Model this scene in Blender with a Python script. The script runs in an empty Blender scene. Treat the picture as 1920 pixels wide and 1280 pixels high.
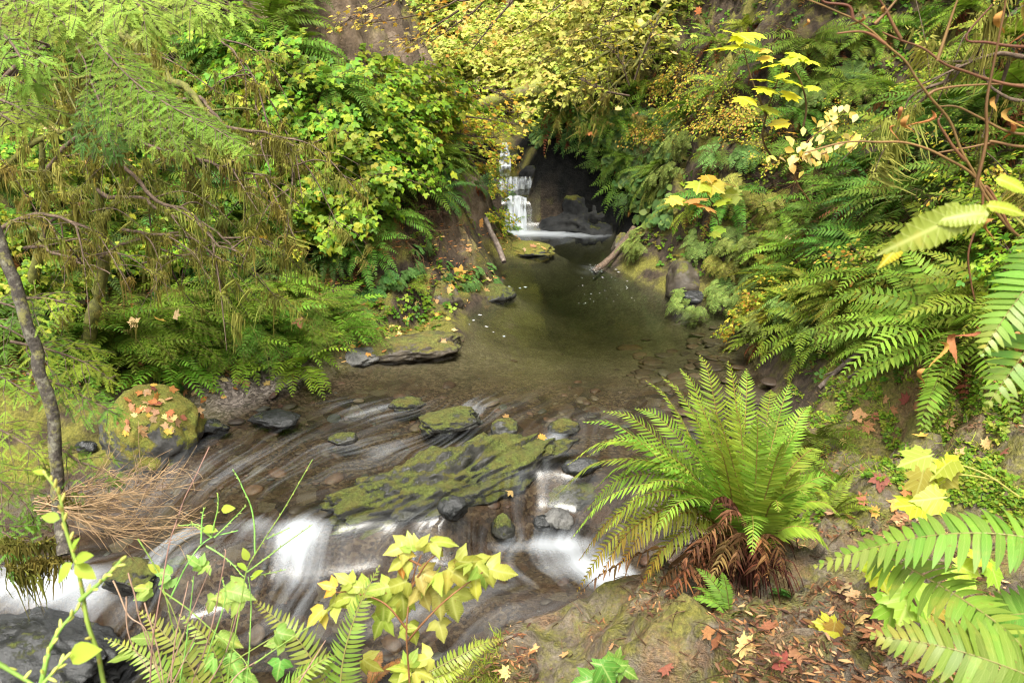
import bpy, bmesh, math, random
import numpy as np
from mathutils import Vector, Matrix

random.seed(11)
rng = np.random.default_rng(11)
R = random.Random(5)
sc = bpy.context.scene
COL = sc.collection
PI = math.pi

# ------------------------------------------------------------------ camera
CAM_H, PITCH, FPX = 3.5, math.radians(20), 1500.0
CP, SP = math.cos(PITCH), math.sin(PITCH)

def ray(px, py):
    u = (np.asarray(px, float) - 960) / FPX
    v = (640 - np.asarray(py, float)) / FPX
    return np.stack([u, CP + SP * v, -SP + CP * v], -1)

def at(px, py, y):                       # point of a sight line at world depth y
    d = ray(px, py)
    return np.array([0, 0, CAM_H]) + d * (y / d[1])

def atz(px, py, z):
    d = ray(px, py)
    return np.array([0, 0, CAM_H]) + d * ((z - CAM_H) / d[2])

def to_px(p):
    q = np.asarray(p, float) - np.array([0, 0, CAM_H])
    f = q[1] * CP - q[2] * SP
    up = q[1] * SP + q[2] * CP
    return 960 + FPX * q[0] / f, 640 - FPX * up / f

# ------------------------------------------------------------------ noise
def _h(ix, iy, iz, seed):
    n = (ix * 374761393 + iy * 668265263 + iz * 2147483647 + seed * 974711) & 0xffffffff
    n = ((n ^ (n >> 13)) * 1274126177) & 0xffffffff
    n = ((n ^ (n >> 16)) * 2246822519) & 0xffffffff
    return ((n ^ (n >> 15)) & 0xffff) / 65535.0

def vnoise(p, seed=0):
    p = np.asarray(p, float)
    i = np.floor(p).astype(np.int64)
    f = p - i
    f = f * f * (3 - 2 * f)
    out = 0
    for a in (0, 1):
        for b in (0, 1):
            for c in (0, 1):
                w = (f[..., 0] if a else 1 - f[..., 0]) * (f[..., 1] if b else 1 - f[..., 1]) * (f[..., 2] if c else 1 - f[..., 2])
                out = out + w * _h(i[..., 0] + a, i[..., 1] + b, i[..., 2] + c, seed)
    return out * 2 - 1

def fbm(p, oct=4, seed=0, gain=.5):
    p = np.asarray(p, float)
    s, a = 0, 1.0
    for o in range(oct):
        s = s + a * vnoise(p * 2 ** o + o * 17.3, seed + o)
        a *= gain
    return s

def sstep(x, a, b):
    t = np.clip((x - a) / (b - a), 0, 1)
    return t * t * (3 - 2 * t)

def norm(v):
    v = np.asarray(v, float)
    return v / np.maximum(np.linalg.norm(v, axis=-1, keepdims=True), 1e-9)

# ------------------------------------------------------------------ mesh accumulator
class Acc:
    def __init__(self):
        self.V, self.F, self.C, self.U, self.n = [], [], [], [], 0
    def add(self, V, F, C, U=None):
        V = np.asarray(V, float).reshape(-1, 3)
        F = np.asarray(F, np.int64).reshape(-1, 4)
        C = np.asarray(C, float)
        if C.ndim == 1:
            C = np.tile(C[:3], (len(V), 1))
        self.V.append(V)
        self.U.append(np.zeros((len(V), 3)) if U is None else np.asarray(U, float).reshape(-1, 3))
        self.F.append(np.where(F >= 0, F + self.n, -1))
        self.C.append(C.reshape(-1, 3))
        self.n += len(V)
    def arrays(self):
        return np.concatenate(self.V), np.concatenate(self.F), np.concatenate(self.C)
    def mesh(self, name, mat, smooth=True, extra=None):
        V, F, C = self.arrays()
        me = bpy.data.meshes.new(name)
        me.vertices.add(len(V))
        me.vertices.foreach_set('co', V.astype(np.float32).ravel())
        tri = F[:, 3] < 0
        nl = np.where(tri, 3, 4)
        me.loops.add(int(nl.sum()))
        me.loops.foreach_set('vertex_index', F.ravel()[F.ravel() >= 0].astype(np.int32))
        me.polygons.add(len(F))
        me.polygons.foreach_set('loop_start', np.concatenate([[0], np.cumsum(nl)[:-1]]).astype(np.int32))
        me.update(calc_edges=True)
        at_ = me.attributes.new('col', 'FLOAT_COLOR', 'POINT')
        at_.data.foreach_set('color', np.c_[C, np.ones(len(C))].astype(np.float32).ravel())
        U = np.concatenate(self.U)
        if U.any():
            extra = dict(extra or {}, luv=U)
        if extra:
            for k, a in extra.items():
                if a.ndim == 1:
                    q = me.attributes.new(k, 'FLOAT', 'POINT')
                    q.data.foreach_set('value', a.astype(np.float32))
                else:
                    q = me.attributes.new(k, 'FLOAT_VECTOR', 'POINT')
                    q.data.foreach_set('vector', a.astype(np.float32).ravel())
        me.polygons.foreach_set('use_smooth', np.full(len(F), smooth))
        me.materials.append(mat)
        me.validate()
        return me

# ------------------------------------------------------------------ materials
def new_mat(name):
    m = bpy.data.materials.new(name)
    m.use_nodes = True
    nt = m.node_tree
    nt.nodes.clear()
    return m, nt

class N:
    """tiny node helper"""
    def __init__(self, nt):
        self.nt = nt
    def __call__(self, typ, **kw):
        n = self.nt.nodes.new(typ)
        for k, v in kw.items():
            if k.startswith('i_'):
                key = k[2:]
                key = int(key) if key.isdigit() else key.replace('_', ' ')
                s = n.inputs[key]
                if isinstance(v, bpy.types.NodeSocket):
                    self.nt.links.new(v, s)
                else:
                    s.default_value = v
            else:
                setattr(n, k, v)
        return n
    def link(self, a, b):
        self.nt.links.new(a, b)
    def noise(self, vec, scale, detail=4, rough=.6):
        n = self('ShaderNodeTexNoise')
        n.inputs['Scale'].default_value = scale
        n.inputs['Detail'].default_value = detail
        n.inputs['Roughness'].default_value = rough
        if vec is not None:
            self.link(vec, n.inputs['Vector'])
        return n.outputs['Fac']
    def ramp(self, fac, stops):
        r = self('ShaderNodeValToRGB')
        e = r.color_ramp.elements
        while len(e) < len(stops):
            e.new(.5)
        for k, (p, c) in enumerate(stops):
            e[k].position = p
            e[k].color = (*c, 1) if hasattr(c, '__len__') else (c, c, c, 1)
        self.link(fac, r.inputs['Fac'])
        return r.outputs['Color']
    def mix(self, fac, a, b, mode='MIX'):
        m = self('ShaderNodeMix', data_type='RGBA', blend_type=mode)
        for s, v in ((m.inputs[0], fac), (m.inputs[6], a), (m.inputs[7], b)):
            if isinstance(v, bpy.types.NodeSocket):
                self.link(v, s)
            elif hasattr(v, '__len__'):
                s.default_value = (*v[:3], 1)
            elif s == m.inputs[0]:
                s.default_value = v
            else:
                s.default_value = (v, v, v, 1)
        return m.outputs[2]
    def math(self, op, a, b=None, clamp=False):
        m = self('ShaderNodeMath', operation=op, use_clamp=clamp)
        for k, v in enumerate((a, b)):
            if v is None:
                continue
            if isinstance(v, bpy.types.NodeSocket):
                self.link(v, m.inputs[k])
            else:
                m.inputs[k].default_value = v
        return m.outputs[0]
    def attr(self, name):
        return self('ShaderNodeAttribute', attribute_name=name)
    def out(self, s, vol=None):
        o = self('ShaderNodeOutputMaterial')
        self.link(s, o.inputs['Surface'])
        if vol:
            self.link(vol, o.inputs['Volume'])

def mat_foliage(name, trans=.35, rough=.45, spec=.35, var=.25, hue=.025, mottle=.25, vein=0, spots=0):
    m, nt = new_mat(name)
    n = N(nt)
    c = n.attr('col').outputs['Color']
    oi = n('ShaderNodeObjectInfo')
    tc = n('ShaderNodeTexCoord').outputs['Object']
    sat = 1.04
    v = n.math('MULTIPLY_ADD', oi.outputs['Random'], var)
    nt.nodes[-1].inputs[2].default_value = 1 - var / 2
    h = n.math('MULTIPLY_ADD', oi.outputs['Random'], hue * 2)
    nt.nodes[-1].inputs[2].default_value = .5 - hue
    hs = n('ShaderNodeHueSaturation')
    n.link(c, hs.inputs['Color']); n.link(v, hs.inputs['Value']); n.link(h, hs.inputs['Hue']); hs.inputs['Saturation'].default_value = sat
    nz = n.ramp(n.noise(tc, 9, 3), [(.35, 1 - mottle), (.65, 1 + mottle * .4)])
    c = n.mix(1.0, hs.outputs['Color'], nz, 'MULTIPLY')
    if vein:
        # pale midrib and slanting side veins, in the leaf's own coordinates
        uv = n('ShaderNodeSeparateXYZ', i_0=n.attr('luv').outputs['Vector'])
        av = n.math('ABSOLUTE', uv.outputs[1])
        side = n.math('FRACT', n.math('MULTIPLY', n.math('SUBTRACT', uv.outputs[0], n.math('MULTIPLY', av, .75)), 7.))
        side = n.ramp(n.math('ABSOLUTE', n.math('SUBTRACT', side, .5)), [(.0, 1.), (.1, 0.)])
        mid = n.ramp(av, [(.0, 1.), (.035, 0.)])
        f = n.math('MULTIPLY', n.math('MAXIMUM', mid, n.math('MULTIPLY', side, .6)), vein)
        c = n.mix(f, c, n.mix(.55, c, (.62, .62, .25)))
    if spots:
        sp = n.ramp(n.noise(tc, 60, 3, .65), [(.66, 0.), (.71, .85)])
        c = n.mix(n.math('MULTIPLY', sp, spots), c, (.2, .09, .03))
        big = n.ramp(n.noise(tc, 17, 4, .6), [(.58, 0.), (.75, .6)])
        c = n.mix(n.math('MULTIPLY', big, spots), c, (.5, .36, .07))
    p = n('ShaderNodeBsdfPrincipled')
    n.link(c, p.inputs['Base Color'])
    p.inputs['Roughness'].default_value = rough
    p.inputs['Specular IOR Level'].default_value = spec
    t = n('ShaderNodeBsdfTranslucent')
    tcx = n.mix(1.0, c, (1.0, 1.05, .72), 'MULTIPLY')
    n.link(tcx, t.inputs['Color'])
    mx = n('ShaderNodeMixShader')
    mx.inputs[0].default_value = trans
    n.link(p.outputs[0], mx.inputs[1]); n.link(t.outputs[0], mx.inputs[2])
    n.out(mx.outputs[0])
    return m

def mat_bark(name, a, b, c3, scale=14, rough=.85, moss=None, mossamt=.5):
    m, nt = new_mat(name)
    n = N(nt)
    tc = n('ShaderNodeTexCoord').outputs['Object']
    nz = n.noise(tc, scale, 6, .7)
    c = n.ramp(nz, [(.3, a), (.5, b), (.68, c3)])
    if moss:
        f = n.ramp(n.noise(tc, scale * .35, 5, .7), [(.62 - mossamt * .35, 0.), (.7 - mossamt * .35, 1.)])
        c = n.mix(f, c, moss)
    p = n('ShaderNodeBsdfPrincipled')
    n.link(c, p.inputs['Base Color'])
    p.inputs['Roughness'].default_value = rough
    b_ = n('ShaderNodeBump')
    b_.inputs['Strength'].default_value = .6
    b_.inputs['Distance'].default_value = .02
    n.link(n.noise(tc, scale * 2.2, 5, .7), b_.inputs['Height'])
    n.link(b_.outputs[0], p.inputs['Normal'])
    n.out(p.outputs[0])
    return m

def mat_rock(name, dark, light, moss=None, mossup=.5, rough=(.25, .7), scale=5, lichen=None, wetline=None):
    m, nt = new_mat(name)
    n = N(nt)
    geo = n('ShaderNodeNewGeometry')
    pos = geo.outputs['Position']
    nz = n.noise(pos, scale, 8, .65)
    c = n.ramp(nz, [(.32, dark), (.66, light)])
    fine = n.noise(pos, scale * 7, 5, .7)
    c = n.mix(.5, c, n.ramp(fine, [(.3, .4), (.7, 1.3)]), 'MULTIPLY')
    if lichen:
        lf = n.ramp(n.noise(pos, scale * 2.7, 4, .75), [(.6, 0.), (.66, .8)])
        c = n.mix(lf, c, lichen)
    rr = n('ShaderNodeMapRange')
    n.link(nz, rr.inputs[0])
    rr.inputs[1].default_value = .3; rr.inputs[2].default_value = .7
    rr.inputs[3].default_value = rough[0]; rr.inputs[4].default_value = rough[1]
    ro = rr.outputs[0]
    hb = n.math('ADD', nz, n.math('MULTIPLY', fine, .35))
    if moss:
        sx = n('ShaderNodeSeparateXYZ', i_0=geo.outputs['Normal'])
        nm = n.math('ADD', n.math('MULTIPLY', n.noise(pos, scale * .6, 4, .6), 1.1), n.math('MULTIPLY', n.noise(pos, scale * 3.2, 6, .75), .9))
        f = n.math('ADD', n.math('MULTIPLY', sx.outputs[2], .4), nm)
        f = n.ramp(n.math('MULTIPLY', f, .6), [(.93 - mossup * .45, 0.), (1.0 - mossup * .45, 1.)])
        mc = n.ramp(n.noise(pos, scale * 9, 5, .8), [(.3, tuple(x * .35 for x in moss)), (.5, moss), (.7, tuple(min(1, x * 1.9) for x in moss))])
        mc = n.mix(n.ramp(n.noise(pos, scale * 2, 4), [(.4, 0.), (.65, .6)]), mc, (moss[0] * 1.3, moss[1] * .8, moss[2]))
        c = n.mix(f, c, mc)
        ro = n.mix(f, ro, .95)
        hb = n.math('ADD', hb, n.math('MULTIPLY', f, n.math('MULTIPLY', n.noise(pos, scale * 14, 3), .8)))
    p = n('ShaderNodeBsdfPrincipled')
    n.link(c, p.inputs['Base Color'])
    n.link(ro, p.inputs['Roughness'])
    p.inputs['Specular IOR Level'].default_value = .1 if 'cliff' in name else .35
    b_ = n('ShaderNodeBump')
    b_.inputs['Strength'].default_value = .7
    b_.inputs['Distance'].default_value = .04
    n.link(hb, b_.inputs['Height'])
    n.link(b_.outputs[0], p.inputs['Normal'])
    n.out(p.outputs[0])
    return m

MF = mat_foliage('fern_leaf', trans=.42, rough=.55, spec=.14)
ML = mat_foliage('broad_leaf', trans=.42, rough=.5, spec=.2, mottle=.1)
MLN = mat_foliage('near_broad_leaf', trans=.42, rough=.42, spec=.3, mottle=.08, vein=.7, spots=.8)
MFN = mat_foliage('near_fern_leaf', trans=.38, rough=.4, spec=.3, mottle=.1, vein=.35, spots=.5)
MD = mat_foliage('dead_leaf', trans=.15, rough=.75, spec=.15, var=.35)
MM = mat_foliage('hanging_moss', trans=.25, rough=.95, spec=.05)
MNEEDLE = mat_foliage('needle', trans=.4, rough=.6, spec=.1, var=.15)
MSTEM = mat_foliage('stem', trans=.0, rough=.6, spec=.3, mottle=.4)
MTWIG = mat_bark('twig_bark', (.035, .022, .014), (.085, .055, .035), (.16, .11, .075), 30)
MTRUNK = mat_bark('lichen_bark', (.02, .016, .013), (.055, .045, .036), (.2, .19, .14), 26, moss=(.16, .15, .045), mossamt=.25)
MMOSSBARK = mat_bark('mossy_bark', (.03, .028, .008), (.1, .1, .016), (.17, .17, .03), 18)
MFARTRUNK = mat_bark('pale_bark', (.12, .08, .055), (.24, .17, .12), (.33, .26, .2), 6)
MLOG = mat_bark('bare_log', (.05, .038, .03), (.12, .09, .07), (.24, .2, .17), 12)
MMOSSLOG = mat_bark('mossy_log', (.05, .035, .02), (.12, .09, .04), (.2, .18, .07), 10, moss=(.16, .17, .03), mossamt=.7)
MWET = mat_rock('wet_rock', (.008, .009, .009), (.036, .037, .038), rough=(.08, .35), moss=(.06, .08, .015), mossup=.12)
MMOSSROCK = mat_rock('mossy_rock', (.02, .02, .02), (.09, .088, .085), moss=(.125, .135, .022), mossup=.78, lichen=None)
MSLAB = mat_rock('slab_rock', (.009, .010, .009), (.055, .053, .047), moss=(.06, .072, .014), mossup=.52, rough=(.15, .5), scale=4)
MGREY = mat_rock('grey_rock', (.035, .035, .035), (.17, .165, .155), rough=(.2, .6), scale=9)
MBROWNROCK = mat_rock('brown_rock', (.024, .019, .014), (.1, .082, .06), moss=(.085, .09, .02), mossup=.4, scale=3.5)
MCLIFF = mat_rock('dark_cliff', (.006, .007, .008), (.028, .028, .027), moss=(.045, .055, .012), mossup=.3, rough=(.6, .9), scale=2.5)
# ------------------------------------------------------------------ terrain
# outline of the water: x, y, first slope, distance where it changes, second slope
SHORE = [
 (-10, 5.6, .5, .8, .9), (-4.44, 6.15, .35, .6, .9), (-3.7, 6.5, .25, .5, .9), (-3.2, 7.0, .12, .7, 1.0), (-2.6, 7.9, .1, .7, 1.05),
 (-2.2, 8.45, .15, .4, 1.05), (-1.67, 8.96, .45, .5, 1.0), (-1.0, 9.35, .45, .6, 1.1), (-.62, 9.75, .4, .8, 1.3), (-.61, 10.4, .7, .5, 1.4), (-.61, 10.96, 1.0, .4, 1.6),
 (-.2, 11.6, 1.0, .4, 1.7), (0.0, 11.95, .9, .4, 1.9), (-.3, 12.5, 1.8, .5, 2.0), (-.38, 13.2, 2.6, .8, 1.8), (-.35, 13.9, 1.6, .6, 1.9), (.3, 14.2, .4, .8, 1.8),
 (.85, 14.6, .3, .9, 2.0), (.35, 15.0, .6, .5, 2.2), (-.1, 15.5, 1.0, .3, 2.4), (-.18, 16.55, 2.4, 1, 1.8), (-.4, 17.7, 1.8, 1, 1.6), (-.6, 19.4, 1.4, 1, 1.2),
 (-.3, 21, .6, 2, .5), (.05, 21, .6, 2, .5), (.3, 19.2, 1.8, 1, 1.2), (.5, 17.75, 2.2, 1, 1.6), (.32, 16.62, 5, .16, 1.7), (1.0, 16.55, 5.0, .25, 2.0),
 (2.1, 16.0, 2.6, .7, 1.8), (1.95, 14.9, 1.2, .5, 1.9), (1.7, 13.4, .8, .6, 1.9), (2.1, 12.3, .9, .5, 1.8), (2.5, 11.6, 1.4, .5, 1.7), (3.25, 10.7, 1.3, 2, 1.4), (3.0, 9.9, 1.5, 2, 1.3),
 (2.9, 9.05, 1.6, 2, 1.3), (2.85, 8.0, 1.5, 1.0, .9), (2.75, 7.2, 1.3, .6, .5), (2.1, 6.2, 1.4, .6, .5), (1.25, 5.2, 1.6, .5, .5), (.75, 4.4, 2.4, .42, .45),
 (.45, 3.9, 2.8, .42, .4), (-.3, 3.68, 2.8, .4, .4), (-.7, 3.45, 2.6, .4, .4), (-1.2, 3.25, 2.4, .4, .4), (-2.5, 2.7, 2.2, .4, .4), (-4, 2.2, 2, .4, .4), (-10, 1.4, 1, .5, .5)]
SH = np.array(SHORE)

def shore_info(x, y):
    """signed distance to the water outline (positive on land) and the slopes of the nearest stretch"""
    shp = x.shape
    P = np.stack([x.ravel(), y.ravel()], -1)
    A = SH[:, :2]
    B = np.roll(A, -1, 0)
    best = np.full(len(P), 1e9)
    par = np.zeros((len(P), 3))
    inside = np.zeros(len(P), bool)
    for k in range(len(A)):
        a, b = A[k], B[k]
        ab = b - a
        if k < len(A) - 1:
            t = np.clip(((P - a) @ ab) / (ab @ ab), 0, 1)
            d = np.linalg.norm(P - a - t[:, None] * ab, axis=1)
            m = d < best
            best[m] = d[m]
            p = SH[k, 2:] * (1 - t[:, None]) + SH[(k + 1) % len(A), 2:] * t[:, None]
            par[m] = p[m]
        c = (a[1] > P[:, 1]) != (b[1] > P[:, 1])
        xi = a[0] + (P[:, 1] - a[1]) / (b[1] - a[1] if b[1] != a[1] else 1e-9) * ab[0]
        inside ^= c & (P[:, 0] < xi)
    d = np.where(inside, -best, best)
    return d.reshape(shp), par.reshape(*shp, 3)

YA = np.array([(-10, 5.0), (-4.5, 5.3), (-3.2, 5.3), (-2.4, 5.15), (-1.85, 5.5), (-1.45, 5.5), (-.5, 5.7), (.2, 6.45), (.6, 6.4), (1.5, 5.6), (4, 5.4), (12, 5.4)])

def water_level(x, y):
    w = .63 * sstep(y, 16.5, 16.62) + .21 * sstep(y, 17.7, 17.9) + .34 * sstep(y, 19.8, 20.6)
    w = w - .05 * sstep(-y, -7.8, -6.4)
    ya = np.interp(x, YA[:, 0], YA[:, 1])
    w = w - .33 * sstep(ya - y, -.05, .32)
    w = w - .34 * sstep(-x, 2.4, 3.3) * sstep(-y, -6.7, -5.9)
    w = w - .12 * sstep(-y, -5.1, -4.75) - .3 * sstep(-x, 2.55, 3.15) * sstep(ya - y, .1, .5)
    return w

def terrain_raw(x, y):
    d, p = shore_info(x, y)
    s1, d0, s2 = p[..., 0], p[..., 1], p[..., 2]
    w = water_level(x, y)
    dl = np.maximum(d, 0)
    z = s1 * np.minimum(dl, d0) + s2 * np.maximum(dl - d0, 0)
    xw = np.interp(y, [0, 3, 4.5, 5.5, 7, 8.5], [3.6, 3.1, 2.95, 3.05, 3.5, 4.6])
    z = z + 1.9 * np.maximum(0, x - xw) * sstep(-y, -9.5, -7.5)
    z = z + .6 * sstep(y, 23, 34) * np.maximum(y - 23, 0) + .5 * np.maximum(y - 32, 0)  # outermost rise is an unseen hill added to block sky from water reflections
    # bed
    dw = np.maximum(-d, 0)
    pool = sstep(y, 8.2, 12.5)
    dep = .04 + (.15 + .62 * pool) * (1 - np.exp(-dw * (1.6 - .5 * pool)))
    z = np.where(d > 0, z, -dep)
    return z + w, d

gy = np.concatenate([np.linspace(-3, 2, 40)[:-1], np.geomspace(2, 62, 480)])
gx = np.concatenate([-np.geomspace(6.5, 26, 50)[::-1][:-1], np.linspace(-6.5, 6.5, 290), np.geomspace(6.5, 26, 50)[1:]])
GX, GY = np.meshgrid(gx, gy)
GZ, GD = terrain_raw(GX, GY)

def blur(a, n):
    for _ in range(n):
        b = np.pad(a, 1, mode='edge')
        a = (b[:-2, 1:-1] + b[2:, 1:-1] + b[1:-1, :-2] + b[1:-1, 2:] + 2 * a) / 6
    return a
GZ = np.where(GD < -.25, blur(GZ, 14), blur(GZ, 3))
pts = np.stack([GX, GY, GZ * 1.0], -1)
amp = np.clip(GD, 0, 1.4)
land = GD > 0
GZ = GZ + np.where(land, fbm(pts * .9, 3, 3) * .28 * amp - (np.abs(fbm(pts * np.array([1.6, 1.6, 3]), 4, 13)) - .35) * .22 * amp + fbm(pts * 2.6, 4, 9) * (.05 + .07 * amp) * np.clip(GD * 6, 0, 1), fbm(pts * 5, 3, 4) * .02)
# layered ledges on the near bank and the clay faces
led = fbm(np.stack([GX * 1.2 - GY * .9, GX * .5 + GY * .6, GZ * 5], -1), 4, 21)
near = sstep(-GY, -8.5, -6.5) * np.clip(GD * 3, 0, 1)
GZ = GZ + near * (np.abs(led) - .3) * .13
strata = fbm(np.stack([GX * 6 + GY * 2.5, GY * 1.6 - GX * .7, GZ * 9], -1), 4, 33)
GZ = GZ + near * (np.abs(strata) - .35) * .085 + near * (.35 - np.abs(fbm(pts * 11, 3, 51))) * .018
for (cx, cy, r, h) in [(-.05, 13.0, .5, .25), (-1.0, 9.6, .5, .08), (2.0, 4.6, .35, .07), (1.6, 2.9, .5, .08), (.2, 3.2, .5, .05), (1.33, 3.75, .3, .16)]:
    GZ = GZ + h * np.exp(-((GX - cx) ** 2 + (GY - cy) ** 2) / r ** 2) * (GD > -.05)

def tz(x, y):
    x = np.asarray(x, float); y = np.asarray(y, float)
    i = np.clip(np.searchsorted(gy, y) - 1, 0, len(gy) - 2)
    j = np.clip(np.searchsorted(gx, x) - 1, 0, len(gx) - 2)
    v = np.clip((y - gy[i]) / (gy[i + 1] - gy[i]), 0, 1)
    u = np.clip((x - gx[j]) / (gx[j + 1] - gx[j]), 0, 1)
    return (GZ[i, j] * (1 - u) + GZ[i, j + 1] * u) * (1 - v) + (GZ[i + 1, j] * (1 - u) + GZ[i + 1, j + 1] * u) * v

def td(x, y):
    i = np.clip(np.searchsorted(gy, y) - 1, 0, len(gy) - 2)
    j = np.clip(np.searchsorted(gx, x) - 1, 0, len(gx) - 2)
    return GD[i, j]

def tnormal(x, y, e=.12):
    a = (tz(x + e, y) - tz(x - e, y)) / (2 * e)
    b = (tz(x, y + e) - tz(x, y - e)) / (2 * e)
    return norm(np.stack([-a, -b, np.ones_like(a)], -1))

def hits(px, py, water=False):
    """first point of the ground met by each sight line"""
    d = ray(px, py).reshape(-1, 3)
    o = np.array([0, 0, CAM_H])
    out = np.full((len(d), 3), np.nan)
    live = np.ones(len(d), bool)
    tp = np.full(len(d), 1.2)
    t = 1.2
    while t < 42 and live.any():
        p = o + d[live] * t
        g = tz(p[:, 0], p[:, 1])
        if water:
            g = np.maximum(g, np.where(td(p[:, 0], p[:, 1]) < .02, water_level(p[:, 0], p[:, 1]), -9))
        below = p[:, 2] < g
        if below.any():
            ids = np.where(live)[0][below]
            lo = np.full(len(ids), t - dt if t > 1.2 else 1.2); hi = np.full(len(ids), t)
            for _ in range(7):
                mid = (lo + hi) / 2
                q = o + d[ids] * mid[:, None]
                gg = tz(q[:, 0], q[:, 1])
                if water:
                    gg = np.maximum(gg, np.where(td(q[:, 0], q[:, 1]) < .02, water_level(q[:, 0], q[:, 1]), -9))
                b = q[:, 2] < gg
                hi = np.where(b, mid, hi); lo = np.where(b, lo, mid)
            out[ids] = o + d[ids] * hi[:, None]
            live[ids] = False
        dt = .03 + t * .006
        t += dt
    return out

def hit(px, py, water=False):
    return hits([px], [py], water)[0]

def obj(name, me, parent=None):
    o = bpy.data.objects.new(name, me)
    COL.objects.link(o)
    if parent is not None:
        o.parent = parent
    return o

# masks on the ground
def gauss_px(L):
    m = np.zeros_like(GZ)
    for px, py, r, a in L:
        h = hit(px, py)
        if np.isnan(h).any():
            continue
        m = np.maximum(m, a * np.exp(-((GX - h[0]) ** 2 + (GY - h[1]) ** 2 + (GZ - h[2]) ** 2) / r ** 2))
    return m
CLAY = gauss_px([(880, 390, .5, 1), (860, 440, .45, 1), (900, 360, .4, .9), (840, 340, .5, .8), (700, 110, 1.1, 1), (760, 150, .9, 1), (640, 60, 1.1, 1), (580, 30, 1.0, 1), (720, 60, 1.0, .9), (800, 120, .8, .8)])
DARK = 2.2 * gauss_px([(1050, 300, .8, 1), (1010, 300, .8, 1), (1100, 330, .8, 1), (1150, 380, .8, 1), (1000, 250, .7, .8), (930, 300, .7, 1), (1180, 430, .7, 1), (1080, 260, .7, .9), (1030, 230, .7, .7)])  # dark cliff rock, plus the hollow's shade put into the ground colour
GZ = GZ + np.clip(CLAY, 0, 1) * (fbm(pts * 2.2, 4, 61) * .16 - (np.abs(fbm(pts * np.array([1.5, 1.5, 5]), 4, 62)) - .3) * .22)
GRAVEL = np.exp(-(((GX + 2.6) / 1.0) ** 2 + ((GY - 7.9) / .8) ** 2)) * 1.2
TRAIL = sstep(-GY, -7.4, -6.0) * sstep(GX, -1.6, -.6)
F = []
ny, nx = GZ.shape
idx = np.arange(ny * nx).reshape(ny, nx)
F = np.stack([idx[:-1, :-1], idx[:-1, 1:], idx[1:, 1:], idx[1:, :-1]], -1).reshape(-1, 4)
ground = Acc()
ground.add(np.stack([GX, GY, GZ], -1).reshape(-1, 3), F, (.1, .1, .1))

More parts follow.
